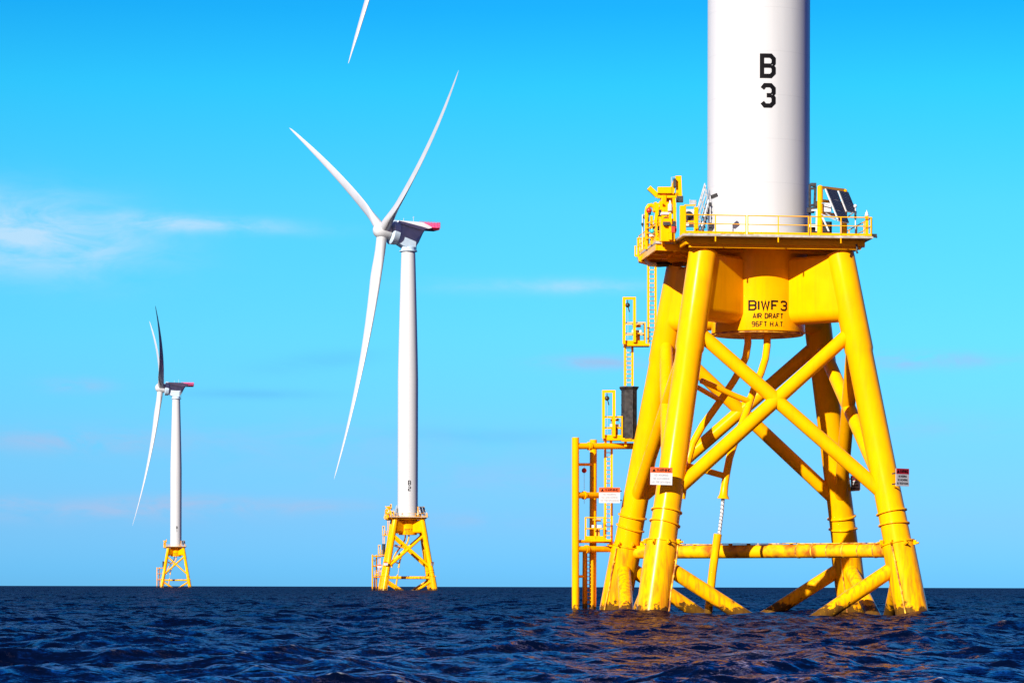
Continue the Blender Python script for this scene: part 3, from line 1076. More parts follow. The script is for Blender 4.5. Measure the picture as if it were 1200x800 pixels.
def nacelle_meshes():
    res = []
    t_ = R(5)
    ax = Vector((math.cos(t_), 0, math.sin(t_)))
    hz = HUB_Z - TOWER_TOP
    hubc = Vector((8.4, 0, hz))
    # generator drum behind the hub
    g_ = MB().lathe(hubc - ax * 4.6, ax, [(0, 3.2), (0.15, 3.65), (1.9, 3.75), (2.1, 3.5), (2.3, 2.3)], 48).mesh('generator', 'nacelle')
    res.append(('generator', g_, None))
    # body: sections along X from the drum to the tail
    def sec(x, zt, zb, w, wb):
        return [Vector((x, -wb, zb)), Vector((x, -w, zb + 0.35 * (zt - zb))), Vector((x, -w, zt - 0.5)), Vector((x, -w + 0.5, zt)),
                Vector((x, w - 0.5, zt)), Vector((x, w, zt - 0.5)), Vector((x, w, zb + 0.35 * (zt - zb))), Vector((x, wb, zb))]
    b_ = MB().loft([sec(4.2, hz + 2.4, hz - 3.4, 2.2, 1.5), sec(1.6, hz + 2.6, 0.0, 2.35, 1.9), sec(-1.6, hz + 2.5, 0.1, 2.35, 1.9), sec(-2.8, hz + 2.3, 1.6, 2.3, 1.4),
                    sec(-4.2, hz + 2.15, hz - 0.3, 2.3, 1.3), sec(-5.0, hz + 1.9, hz + 0.9, 2.3, 1.4)]).mesh('nacelle', 'nacelle', sharp=25)
    res.append(('nacelle', b_, None))
    rf = MB().loft([[Vector((4.3, s * 2.98, hz + 2.2 + d)) for s, d in ((-1, 0), (-1, 0.7), (1, 0.7), (1, 0))],
                    [Vector((-3.4, s * 2.98, hz + 1.0 + d)) for s, d in ((-1, -0.6), (-1, 1.75), (1, 1.75), (1, -0.6))],
                    [Vector((-6.4, s * 2.7, hz + 1.3 + d)) for s, d in ((-1, -0.05), (-1, 0.25), (1, 0.25), (1, -0.05))]]).mesh('roof_fairing', 'fairing', sharp=25)
    res.append(('roof_fairing', rf, 'nacelle'))
    yc = MB().lathe((0, 0, -1.15), ZZ, [(0, 2.15), (0.0, 2.7), (0.18, 2.7), (0.18, 2.2), (1.3, 2.25)], 48).mesh('yaw_collar', 'nacelle')
    res.append(('yaw_collar', yc, 'nacelle'))
    lad = MB()
    for y in (-0.25, 0.25):
        lad.tube((-2.55, y, -1.0), (-2.55, y, 1.6), 0.05, n=6)
    for q in range(8):
        lad.tube((-2.55, -0.25, -0.9 + q * 0.33), (-2.55, 0.25, -0.9 + q * 0.33), 0.03, n=6)
    res.append(('ladder', lad.mesh('ladder', 'galv'), 'nacelle'))
    res.append(('wind_mast', MB().tube((1.0, -1.2, hz + 2.5), (1.0, -1.2, hz + 4.2), 0.06, n=6).mesh('wind_mast', 'blade'), 'nacelle'))
    mast = MB().tube((-1.2, 1.0, hz + 2.5), (-1.2, 1.0, hz + 4.6), 0.06, n=6)
    mast.tube((-1.2, 0.4, hz + 4.3), (-1.2, 1.6, hz + 4.3), 0.05, n=6)
    res.append(('wind_mast', mast.mesh('wind_mast', 'blade'), 'nacelle'))
    # hoist platform at the tail
    zf = hz + 1.25
    pl = MB().box((-5.9, 0, zf + 0.12), (6.8, 5.2, 0.22)).box((-6.9, 0, zf - 0.2), (4.6, 4.4, 0.4))
    res.append(('hoist_platform', pl.mesh('hoist_platform', 'red'), 'nacelle'))
    for (p, q) in (((-2.6, -2.55), (-9.25, -2.55)), ((-2.6, 2.55), (-9.25, 2.55)), ((-9.25, -2.55), (-9.25, 2.55))):
        fnc = MB()
        p3, q3 = Vector((*p, zf + 0.25)), Vector((*q, zf + 0.25))
        kk = 7 if abs(p[0] - q[0]) > 1 else 5
        for i_ in range(kk + 1):
            c_ = p3.lerp(q3, i_ / kk)
            fnc.tube(c_, c_ + ZZ * 1.55, 0.06, n=6)
        for h_ in (0.55, 1.05, 1.55):
            fnc.tube(p3 + ZZ * h_, q3 + ZZ * h_, 0.045, n=6)
        res.append(('platform_fence', fnc.mesh('platform_fence', 'red'), 'nacelle'))
        pan = MB()
        for i_ in range(kk):
            a_, b2 = p3.lerp(q3, (i_ + 0.1) / kk), p3.lerp(q3, (i_ + 0.9) / kk)
            pan.bar(a_ + ZZ * 0.75, b2 + ZZ * 0.75, 0.03, 1.2)
        res.append(('fence_panel', pan.mesh('fence_panel', 'pink'), 'nacelle'))
    return res, hubc, t_


TOW, BLD, HUBM = tower_mesh(), blade_mesh(), hub_mesh()
NAC, HUBC, TILT = nacelle_meshes()


def make_turbine(site, yaw_deg, phase_deg, pitch_deg, digit, label):
    root = bpy.data.objects.new('wind_turbine', None)
    C.objects.link(root)
    root.location = site + Vector((0, 0, 21.75))
    root['label'] = label
    root['category'] = 'wind turbine'
    root['group'] = 'offshore wind turbines standing in the sea'
    base = Vector((0, 0, 21.75))

    def part(name, me, parent=None, mat=None):
        o = bpy.data.objects.new(name, me)
        C.objects.link(o)
        o.parent = parent or root
        if mat is not None:
            o.matrix_local = mat
        return o
    tw = part('tower', TOW, None, Matrix.Translation(-base))
    fac_ = Vector((-site.x, -site.y))
    fac_.normalize()
    for ch, cz in (('B', 31.9 - 0.68), (digit, 30.2 - 0.70)):
        mb = MB()
        if ch == '1':
            lettering(mb, ch, 0.5, 1.2, 0.24, on_cylinder(3.02, cz + 0.1, 0.53, fac_), gap=1)
        else:
            lettering(mb, ch, 0.95 - 0.26, 1.44 - 0.26, 0.26, on_cylinder(3.02, cz + 0.11, 0.53, fac_), gap=1)
        part('lettering', mb.mesh('lettering', 'ink'), tw)
    Y_ = Matrix.Translation(Vector((0, 0, TOWER_TOP)) - base) @ Matrix.Rotation(R(yaw_deg), 4, 'Z')
    nac = None
    for nm, me, par in NAC:
        if nm == 'nacelle':
            nac = part(nm, me, None, Y_)
    for nm, me, par in NAC:
        if nm != 'nacelle':
            if par:
                part(nm, me, nac)
            else:
                part(nm, me, None, Y_)
    rot = Y_ @ Matrix.Translation(HUBC) @ Matrix.Rotation(-TILT, 4, 'Y')
    part('hub', HUBM, None, rot)
    for k in range(3):
        # phase measured from the +Y side of the disc, counter-clockwise
        ph = R(phase_deg + 120 * k)
        part('blade', BLD, None, rot @ Matrix.Rotation(ph - R(90), 4, 'X') @ Matrix.Rotation(R(pitch_deg[k]), 4, 'Z'))
    return root


make_turbine(SITE3, 192, 263.2, (0, 0, 0), '3', 'nearest wind turbine, its thick white tower marked B 3 leaving the top edge')
make_turbine(SITE2, 205.4, 30.0, (10, 8, 10), '2', 'white wind turbine in the middle distance, tower marked B 2, blades spread wide')
make_turbine(SITE1, 188.8, 29.5, (-4, 22, -4), '1', 'smallest, farthest white wind turbine, its rotor seen nearly edge-on')

# ------------------------------------------------------------------ boat landing
def build_landing():
    o = thing('boat_landing', 'yellow tubular boat landing with two upright fenders left of the {p}', 'boat landing', S(685, 717, 179.5))
    Yf, Yb = 178.4, 180.2
    f1 = MB().tube(S(674.4, 512.5, Yf), S(674.4, 722, Yf), 0.22, n=20)
    f1.build('fender', 'yellow', o)
    f2 = MB().tube(S(695.4, 515, Yb), S(694.5, 722, Yb), 0.22, n=20)
    f2.build('fender', 'yellow', o)
    for y, ex in ((522.5, 742), (580, 716), (643, 728)):
        cb_a, cb_b = S(674.4, y, Yf), S(ex, y, 180.4)
        cb = MB().tube(S(674.4, y, Yf), S(ex, y, 180.4), 0.19, n=18)
        cb.build('crossbeam', 'yellow', o)
        c0 = cb_a.lerp(cb_b, 0.22)
        c1 = cb_a.lerp(cb_b, 0.265)
        MB().tube(c0, c1, 0.255, n=18).build('collar', 'yellow', o)
    for y in (675, 714):
        MB().tube(S(674.4, y, Yf), S(684, y, 179.3), 0.085, n=12).build('stub', 'yellow', o)
    MB().tube(S(684.5, 645, 179.3), S(684, 720, 179.3), 0.095, n=12).build('ladder_rail', 'yellow', o)
    MB().tube(S(676, 634, 178.5), S(716, 634, 180), 0.1, n=12).build('crossbeam', 'yellow', o)
    MB().tube(S(676, 544, 178.5), S(693, 544, 180.0), 0.09, n=12).build('crossbeam', 'yellow', o)
    MB().tube(S(684.6, 546, 179.2), S(684.6, 590, 179.2), 0.012, n=6).build('rope', 'whitebox', o)
    MB().ball(S(684.6, 551, 179.2), 0.16).build('float', 'redball', o)


build_landing()


def ladder(label, px, y0, y1, Y, w_px=9.5, rung=5.1, dark=False, lean=0, far=2):
    o = thing('access_ladder', label, 'ladder', S(px, y1, Y), 'ladders up to the platforms', far)
    wv = w_px / 2
    for s in (-1, 1):
        MB().bar(S(px + s * wv + lean, y0, Y), S(px + s * wv, y1, Y), 0.14, 0.09).build('stringer', 'yellow', o)
    rg = MB()
    y = y0 + 3
    while y < y1 - 1:
        f_ = (y1 - y) / (y1 - y0)
        rg.tube(S(px - wv + lean * f_, y, Y + 0.02), S(px + wv + lean * f_, y, Y + 0.02), 0.028, n=6)
        y += rung
    rg.build('rungs', 'rusty', o)
    return o


ladder('topmost ladder, from the deck down to the upper rest landing of the {p}', 764, 308, 402, 179.8, 8.6, 5.2)
ladder('short ladder just above the black guard box of the {p}', 736.8, 405, 452, 179.9, 8.6, 5.0)
ladder('ladder passing behind the left warning sign of the {p}', 713, 522, 636, 180, 7.6, 5.1)
ladder('lowest ladder, standing in the water between the fenders of the {p}', 690.4, 640, 720, 179.6, 7.0, 4.6)


def rest(label, x0, x1, yf, yr, hoist, xl, Y, far=2):
    """small landing: floor at row yf, railing top at row yr, goal-post hoist frame"""
    o = thing('rest_platform', label, 'platform', S((x0 + x1) / 2, yf, Y), 'small landings on the ladder way', far)
    Y1 = Y + 1.15
    a, b_ = S(x0, yf, Y), S(x1, yf, Y)
    c_ = Vector((b_.x, Y1 - SITE3.y, b_.z))
    d_ = Vector((a.x, Y1 - SITE3.y, a.z))
    fl = MB().prism([a, b_, c_, d_], (0, 0, 0.14))
    fl.build('floor', 'yellow', o)
    ht = (yf - yr) / F_PX * Y
    zf = a.z + 0.14
    xe = S(xl, yf, Y).x
    rl = MB()
    xs = [a.x + 0.05, a.x + (xe - a.x) * 0.5, xe]
    for x in xs:
        for yy in (a.y + 0.05, d_.y - 0.05):
            rl.bar((x, yy, zf), (x, yy, zf + ht), 0.075, 0.075)
    for yy in (a.y + 0.05, d_.y - 0.05):
        for hh in (0.5, 1.0):
            rl.bar((a.x, yy, zf + ht * hh - 0.03), (xe + 0.03, yy, zf + ht * hh - 0.03), 0.06, 0.06)
        rl.bar((a.x, yy, zf + 0.1), (xe, yy, zf + 0.1), 0.02, 0.18)
    for hh in (0.5, 1.0):
        rl.bar((a.x + 0.05, a.y, zf + ht * hh - 0.034), (a.x + 0.05, d_.y, zf + ht * hh - 0.034), 0.05, 0.05)
    rl.build('railing', 'yellow', o)
    wb = MB().box((a.x + (xe - a.x) * 0.62, a.y + 0.35, zf + ht * 0.58), (0.62, 0.3, 0.16), 0.0, 0.04)
    wb.build('white_box', 'whitebox', o)
    gb = MB().box((a.x + (xe - a.x) * 0.66, a.y + 0.5, zf + 0.35), (0.3, 0.3, 0.6), 0.0, 0.04)
    MB().box((a.x + (xe - a.x) * 0.62, a.y + 0.55, zf + ht * 0.85), (0.5, 0.25, 0.14)).build('tool_tray', 'rusty', o)
    gb.build('winch_stand', 'rusty', o)
    if hoist:
        hx0, hx1, hy = hoist
        fr = MB()
        p0, p1 = S(hx0, yf - 2, Y - 0.1), S(hx0, hy, Y - 0.1)
        q1 = S(hx1, hy, Y - 0.1)
        q0 = S(hx1, yf - 4, Y - 0.1)
        fr.bar(p0, p1 + ZZ * 0.075, 0.17, 0.17)
        fr.bar(q0, q1 + ZZ * 0.075, 0.17, 0.17)
        fr.bar(p1 + Vector((0.09, 0, 0)), q1 - Vector((0.09, 0, 0)), 0.168, 0.15)
        fr.build('hoist_frame', 'yellow', o)
        pu = MB().ball(S(hx0 + 4.2, hy + 8, Y - 0.1), 0.15, 12).tube(S(hx0 + 4.2, hy + 2, Y - 0.1), S(hx0 + 4.2, hy + 7, Y - 0.1), 0.03, n=6)
        pu.tube(S(hx0 + 4.5, hy + 9, Y - 0.1), S(hx0 + 6.4, hy + 16, Y - 0.1), 0.035, n=6)
        pu.build('pulley', 'black', o)
        MB().tube(S(hx0 + 4.6, hy + 10, Y - 0.1), S(hx0 + 4.6, yf - 8, Y - 0.1), 0.012, n=6).build('rope', 'galv', o)
    return o


rest('upper rest landing with hoist frame, highest of the small landings of the {p}', 731, 761.5, 405, 380, (731.3, 743.5, 349.5), 756, 179.2)
rest('rest landing with hoist frame beside the black guard box of the {p}', 707, 740, 515.5, 490, (707.2, 719.5, 458.5), 729, 179.2)
rest('lowest small landing, railed but without hoist frame, at the {p}', 685.5, 716, 634, 608, None, 708, 179.0)
# posts that carry the middle landing
o = thing('landing_support', 'short yellow stub posts under the rest landing beside the black guard box', 'support', S(720, 522, 179.6), None, 3)
for px in (709.5, 716, 733):
    MB().bar(S(px, 515.2, 179.7), S(px, 523, 179.7), 0.16, 0.16).build('post', 'yellow', o)

# black ladder guard
o = thing('ladder_guard', 'tall black box with flared rim around the ladder of the {p}', 'ladder guard', S(737, 514, 179.4))
gx0, gx1 = 728.5, 746.5
a, b_ = S(gx0, 514, 179.2), S(gx1, 514, 179.2)
top = S(gx0, 454, 179.2).z
x0, x1, y0 = a.x, b_.x, a.y
wd = x1 - x0
gd = 0.9
poly = lambda z_, e: [Vector((x0 - e, y0 + 0.15 - e, z_)), Vector((x0 + 0.18, y0 - e, z_)), Vector((x1 - 0.28, y0 - e, z_)), Vector((x1 + e, y0 + 0.2, z_)), Vector((x1 + e, y0 + gd + e, z_)), Vector((x0 - e, y0 + gd + e, z_))]
MB().loft([poly(a.z, 0), poly(top - 0.1, 0.0)]).build('shell', 'black', o, 20)
MB().loft([poly(top - 0.12, 0.02), poly(top + 0.02, 0.11), poly(top + 0.08, 0.11)]).build('rim', 'black', o, 20)
ribs = MB()
for z_ in np.linspace(a.z + 0.3, top - 0.4, 5):
    ribs.box((x0 + 0.02, y0 + 0.5, z_), (0.06, 0.8, 0.07))
ribs.bar((x1 - 0.28, y0 - 0.02, a.z + 0.05), (x1 - 0.28, y0 - 0.02, top - 0.15), 0.05, 0.03)
ribs.build('rib', 'dark', o)
MB().bar((x0, y0 + 0.3, a.z - 0.09), (x1 + 0.2, y0 + 0.3, a.z - 0.09), 0.5, 0.12).build('sill', 'yellow', o)

# ------------------------------------------------------------------ warning signs
def warning_sign(label, px, py, Y, w, h, yaw, header, ink, leg_dir, far=2, lean=0.0):
    """centre pixel, width and height in metres, yaw of the face from facing the camera"""
    c_ = S(px, py, Y)
    o = thing('warning_sign', label, 'sign', c_, 'warning signs on the legs', far)
    Rm = Matrix.Rotation(yaw, 3, 'Z') @ Matrix.Rotation(lean, 3, 'Y')
    f = Rm @ Vector((0, -1, 0))
    rx = Rm @ Vector((1, 0, 0))
    rz = Rm @ Vector((0, 0, 1))
    hh = h * 0.31
    MB().box(c_, (w, 0.03, h), Rm).build('panel', 'sign', o)
    hd = MB().box(c_ + rz * (h / 2 - hh / 2) + f * 0.019, (w - 0.004, 0.008, hh), Rm).build('header', header, o)

    def pl(cx, cz, dep):
        return lambda x, y, d: c_ + rx * (cx + x) + rz * (cz + y) + f * (dep + d)
    mb = MB()
    lettering(mb, 'WARNING', w * 0.60, hh * 0.5, hh * 0.13, pl(w * 0.10, h / 2 - hh * 0.76, 0.023), gap=2.0, thick=0.003)
    # triangle with a mark
    q = c_ + rx * (-w * 0.34) + rz * (h / 2 - hh * 0.82) + f * 0.0245
    s = hh * 0.36
    mb.prism([q - rx * s, q + rx * s, q + rz * (s * 1.75)], f * 0.003)
    mb.build('lettering', 'ink', hd)
    mb = MB()
    for i_, (s_, ww) in enumerate((('NO MOORING', 0.62), ('NO ANCHORING', 0.74), ('NO TRESPASSING', 0.86))):
        lettering(mb, s_, w * ww, h * 0.105, h * 0.024, pl(0, h / 2 - hh - h * (0.19 + 0.20 * i_), 0.015), gap=1.9, thick=0.003)
    mb.build('lettering', ink, o)
    bk = MB()
    for dz in (-0.3, 0.3):
        p = c_ - f * 0.02 + rz * (dz * h)
        bk.bar(p, p + Vector(leg_dir), 0.07, 0.07)
    bk.build('bracket', 'dark', o)
    return o


warning_sign('orange and white warning sign on the front left leg of the {p}', 775, 557.6, 165.2, 1.24, 0.98, R(3), 'orange', 'greyink', (0.05, 0.75, 0), 2, R(1.2))
warning_sign('orange and white warning sign in front of the ladder of the {p}', 714.3, 580, 178.6, 1.29, 0.94, R(3), 'orange', 'greyink', (0.75, 0.75, 0), 2)
warning_sign('white sign with shade-darkened red header jutting from the rightmost leg of the {p}', 1057.5, 559, 166.6, 1.12, 1.0, R(42), 'orange_shaded', 'ink', (-0.5, 0.5, -0.08), 2)
warning_sign('white sign seen almost edge-on, between the two right legs of the {p}', 1002.5, 566, 180.4, 1.1, 0.95, R(-66), 'orange_shaded', 'ink', (-0.5, 0.35, 0), 3)

# ------------------------------------------------------------------ deck equipment
ZD = 21.75


def put(px, py, Y, z=None):
    p = S(px, py, Y)
    if z is not None:
        p.z = z
    return p


# --- crane, boom stowed
o = thing('deck_crane', 'yellow knuckle-boom crane folded up on the left of the {p}', 'crane', put(777, 280, 171.5, ZD), None, 1)
Yc = 171.6
ped = MB().lathe(put(777.5, 0, Yc, 21.6), ZZ, [(0, 0.75), (0.15, 0.75), (0.15, 0.5), (1.9, 0.46), (1.95, 0.62), (2.15, 0.62)], 24).build('pedestal', 'yellow', o)
MB().box(put(777.2, 240, Yc), (0.30, 0.5, 1.05), R(12), 0.04).box(put(786, 239, Yc + 0.5), (0.48, 0.4, 0.9), R(50), 0.05).box(put(780, 246.5, Yc + 0.2), (1.1, 0.9, 0.3), R(12), 0.08).build('slew_head', 'yellow', o)
bm_ = MB()
bm_.bar(put(770, 229.8, Yc), put(795, 229.2, Yc), 0.30, 0.27)
bm_.bar(put(760.2, 220, Yc), put(770.8, 230.0, Yc), 0.30, 0.27)
bm_.build('boom', 'yellow', o)
MB().bar(put(770, 227.2, Yc), put(796, 226.8, Yc), 0.12, 0.07).build('hydraulic_line', 'dark', o)
MB().bar(put(794.8, 206.5, Yc), put(796, 236, Yc), 0.34, 0.30).build('folded_jib', 'yellow', o)
aa = MB().bar(put(787.5, 227, Yc - 0.2), put(791, 211, Yc - 0.2), 0.22, 0.18).bar(put(785, 224, Yc + 0.3), put(790, 213, Yc + 0.3), 0.14, 0.14)
aa.box(put(779, 223.6, Yc), (0.85, 0.7, 0.36), 0.0, 0.05)
aa.build('boom_cylinder', 'yellow', o)
dk_ = MB().box(put(783.5, 221.5, Yc - 0.1), (0.3, 0.35, 0.14)).box(put(790.4, 214.5, Yc - 0.3), (0.16, 0.22, 0.5)).box(put(796.5, 233.5, Yc - 0.1), (0.4, 0.4, 0.34))
dk_.tube(put(772, 250, Yc - 0.6), put(775.5, 250, Yc - 0.6), 0.22, n=14).box(put(782, 256, Yc - 0.5), (0.5, 0.3, 0.18))
dk_.build('motor', 'dark', o)
MB().path([put(787, 221, Yc), put(786.8, 208, Yc), put(792, 207, Yc)], 0.025, 6).build('guard_rail', 'galv', o)
arm = MB()
for (xa, ya, xb, yb) in ((767.5, 237, 772, 252), (774, 236, 777, 262), (783, 237, 779, 258), (790, 232, 791, 270), (771, 238, 768, 262)):
    arm.bar(put(xa, ya, Yc - 0.55), put(xb, yb, Yc - 0.5), 0.18, 0.16)
arm.build('outrigger', 'yellow', o)

# --- yellow lockers and bay posts along the left edge
o = thing('bay_frame', 'cluster of yellow square posts and lockers under the crane of the {p}', 'frame', put(777, 285, 170.5, 21.67), None, 2)
for (px, y0_, y1_, Y) in ((757.2, 252, 292, 173.2), (763.5, 253, 293, 173.0), (769, 247, 289, 172), (777, 245, 287, 170.2), (785.5, 250, 281, 169.2), (773.2, 254, 290, 170.8), (790.5, 238, 273, 169)):
    MB().bar(put(px, y0_, Y), put(px, y1_, Y), 0.17, 0.17).build('post', 'yellow', o)
MB().box(put(782, 270, 169.6), (0.85, 0.6, 1.3), TH, 0.05).build('locker', 'yellow', o)
MB().box(put(771.5, 278, 172), (0.6, 0.5, 0.9), TH, 0.05).build('locker', 'yellow', o)
rungs = MB()
for y in (256, 262, 268, 274):
    rungs.bar(put(777, y, 170.1), put(785.5, y - 2.4, 169.1), 0.07, 0.07)
    rungs.bar(put(757.2, y + 6, 173.1), put(769, y + 2, 171.9), 0.06, 0.06)
rungs.build('crossbar', 'yellow', o)
wt = MB().box(put(780, 250.6, 169.4), (0.55, 0.5, 0.13), R(8), 0.03).lathe(put(785.2, 247, 169.6), ZZ, [(0, 0.12), (0.35, 0.12), (0.42, 0.05), (0.6, 0.04)], 12)
wt.box(put(765, 276, 171.8), (0.3, 0.3, 0.12), R(30))
wt.build('white_fitting', 'whitebox', o)
kk = MB().box(put(766.5, 268, 172), (0.2, 0.2, 0.22)).box(put(781, 262, 169.1), (0.4, 0.2, 0.2)).box(put(771, 269, 170.7), (0.16, 0.2, 0.35)).box(put(788, 266, 168.9), (0.12, 0.2, 0.3))
kk.box(put(790, 262, 168.8), (0.16, 0.16, 0.3)).box(put(775.4, 281, 170.1), (0.14, 0.2, 0.14))
kk.build('dark_fitting', 'dark', o)
MB().ball(put(764.3, 271, 171.6), 0.15).build('cyan_float', 'cyan', o)
MB().box(put(788.8, 269, 168.7), (0.2, 0.16, 0.34)).box(put(791.4, 268.5, 168.9), (0.14, 0.14, 0.26)).build('red_fitting', 'redball', o)

# --- davit arch with red float
o = thing('davit', 'yellow bent-pipe davit with a red float, at the far left end of the {p}', 'davit', put(758, 290, 173.6, 21.67), None, 2)
MB().path([put(758, 292, 173.6), put(758, 248, 173.6), put(758.6, 244, 173.6), put(760.5, 241, 173.6), put(763.5, 240.5, 173.6), put(766.5, 242.5, 173.6), put(768.6, 247, 173.6)], 0.13, 14).build('arch', 'yellow', o)
MB().ball(put(760.6, 246.6, 173.4), 0.17).build('red_float', 'redball', o)
MB().ball(put(761, 250, 173.4), 0.1).build('hook_block', 'black', o)

# --- thin grey lamp post at the left end
o = thing('signal_post', 'thin grey post with two small black lamps at the left end of the {p}', 'lamp post', put(753, 290, 175.4, 21.67), None, 2)
MB().tube(put(753, 292, 175.4), put(753, 251.5, 175.4), 0.045, n=8).tube(put(753, 251.7, 175.4), put(757.5, 251.7, 175.4), 0.04, n=8).build('pole', 'galv', o)
MB().ball(put(755.6, 254.6, 175.3), 0.11, 10).box(put(752.9, 262.7, 175.2), (0.14, 0.14, 0.14)).build('lamp', 'black', o)

# --- gate basket outside the left end
o = thing('ladder_gate', 'small yellow gate cage at the ladder head, outermost left on the {p}', 'gate', put(749, 306, 176.2, 21.2), None, 2)
gc = MB()
for px in (744.5, 747.5, 751, 755):
    gc.bar(put(px, 279 if px > 746 else 288, 176.2), put(px, 300, 176.2), 0.1, 0.1)
for y in (279.5, 288.5, 298):
    gc.bar(put(746.5, y, 176.15), put(756, y - 1, 176.15), 0.08, 0.08)
gc.bar(put(744, 299.5, 176.15), put(749, 299.5, 176.15), 0.1, 0.12)
gc.build('cage', 'yellow', o)
MB().prism([put(747, 300, 175.9), put(762, 300, 175.9), put(760, 309, 175.9), put(749, 306, 175.9)], (0, 0.9, 0)).build('bracket', 'yellow', o)

# --- gate posts, white cabinet and blue drums near the front left corner
o = thing('gate_frame', 'thick yellow gate posts at the front left corner of the {p}', 'gate', put(809, 271, 168.4, ZD), None, 2)
MB().box(put(800.3, 254.5, 168.5, ZD + 0.87), (0.34, 0.3, 1.74), TH, 0.03).build('post', 'yellow', o)
MB().box(put(815.8, 256, 168.6, ZD + 0.84), (0.24, 0.24, 1.68), TH, 0.03).build('post', 'yellow', o)
MB().bar(put(802, 240.6, 168.6), put(815, 240.6, 168.7), 0.08, 0.09).bar(put(802, 259.6, 168.6), put(815, 259.6, 168.7), 0.08, 0.10).build('bar', 'yellow', o)
o = thing('equipment_cabinet', 'white cabinet with a small round hatch behind the gate posts of the {p}', 'cabinet', put(809, 265, 170, ZD), None, 2)
MB().box(put(809, 250, 170, ZD + 1.22), (0.82, 0.7, 0.95), TH, 0.04).build('cabinet', 'whitebox', o)
MB().box(put(812.3, 237.5, 170.4), (0.35, 0.3, 0.26), TH, 0.02).tube(put(808.4, 241, 170.4), put(808.4, 233.5, 170.4), 0.02, n=6).build('antenna_box', 'galv', o)
MB().lathe(put(807, 253, 169.55), V * -1, [(0, 0.22), (0, 0.27), (0.05, 0.27), (0.05, 0.20), (0.02, 0.18)], 20).bar(put(802, 255.5, 169.6), put(814, 255.5, 169.7), 0.05, 0.06).build('hatch', 'dark', o)
MB().bar(put(802.6, 262, 169.8), put(802.6, 271, 169.8, ZD), 0.08, 0.08).bar(put(814.5, 262, 169.9), put(814.5, 271, 169.9, ZD), 0.08, 0.08).build('leg', 'dark', o)
o = thing('storage_drum', 'blue drum on the deck beneath the white cabinet of the {p}', 'drum', put(808.8, 270, 170.1, ZD), None, 2)
MB().lathe(put(808.8, 270, 170.2, ZD), ZZ, [(0, 0.16), (0.02, 0.2), (0.2, 0.2), (0.22, 0.215), (0.25, 0.2), (0.45, 0.2), (0.5, 0.15)], 16).build('drum', 'blue', o)
MB().box(put(804.5, 270, 170.3, ZD + 0.22), (0.25, 0.25, 0.44), TH, 0.02).build('side_can', 'whitebox', o)

# --- stair to the tower door
o = thing('access_stair', 'grey stair with handrails at the left side of the tower on the {p}', 'stair', put(820, 270, 171.5, ZD), None, 2)
b0, b1 = put(818.6, 270, 171.4, ZD), put(831, 235, 172.4)
dv = Vector((0.1, 0.85, 0))
for off in (Vector((0, 0, 0)), dv):
    MB().bar(b0 + off, b1 + off, 0.06, 0.18).build('stringer', 'whitebox', o)
tr = MB()
for i_ in range(9):
    p = b0.lerp(b1, (i_ + 0.6) / 9.5)
    tr.prism([p + Vector((-0.14, 0.0, 0)), p + Vector((0.14, 0.0, 0)), p + Vector((0.14, 0, 0)) + dv, p + Vector((-0.14, 0, 0)) + dv], (0, 0, 0.05))
tr.build('tread', 'dark', o)
for off in (Vector((0, 0, 0)), dv):
    hr = MB()
    h0, h1 = b0 + off + ZZ * 1.0 + Vector((-0.35, 0, 0)), b1 + off + ZZ * 1.0 + Vector((-0.25, 0, 0))
    hr.tube(h0, h1, 0.04, n=8)
    for hh in (0.33, 0.66):
        hr.tube(b0.lerp(h0, hh) + off * 0, b1.lerp(h1, hh), 0.025, n=6)
    for f_ in (0.05, 0.35, 0.65, 0.95):
        hr.tube((b0 + off).lerp(b1 + off, f_), h0.lerp(h1, f_), 0.03, n=6)
    hr.build('handrail', 'galv', o)

# --- lamp on a thin post
o = thing('lamp_post', 'thin post with black lamp head before the tower on the {p}', 'lamp post', put(832.5, 271, 168.6, ZD), None, 2)
MB().tube(put(832.5, 270, 168.6, ZD), put(832.5, 229.5, 168.6), 0.04, n=8).tube(put(832.5, 229.7, 168.6), put(836, 229.2, 168.6), 0.03, n=8).build('pole', 'galv', o)
MB().box(put(837, 229.8, 168.6), (0.4, 0.3, 0.2), Matrix.Rotation(R(-22), 3, 'Y'), 0.05).build('lamp_head', 'black', o)
MB().box(put(832.4, 239, 168.5), (0.15, 0.15, 0.16)).box(put(832.4, 266, 168.5), (0.16, 0.16, 0.5)).build('junction_box', 'dark', o)

# --- low pipework on the deck in front of the tower
o = thing('deck_pipework', 'low grey pipes and fittings along the foot of the tower on the {p}', 'pipes', put(860, 270, 169.8, ZD), None, 2)
pp = MB()
for (xa, xb, Y, h_) in ((822, 846, 169.4, 0.16), (846, 884, 169.6, 0.12), (850, 866, 169.2, 0.22)):
    pp.tube(put(xa, 0, Y, ZD + h_), put(xb, 0, Y, ZD + h_), 0.05, n=8)
for px in (826, 833, 848, 860, 872, 882):
    pp.box(put(px, 0, 169.4, ZD + 0.1), (0.2, 0.2, 0.2), TH, 0.03)
pp.build('pipe', 'galv', o)
vv = MB()
for px in (847, 869, 880):
    vv.box(put(px, 0, 169.1, ZD + 0.16), (0.34, 0.2, 0.14), Matrix.Rotation(R(-18), 3, 'Y'))
vv.build('valve', 'dark', o)

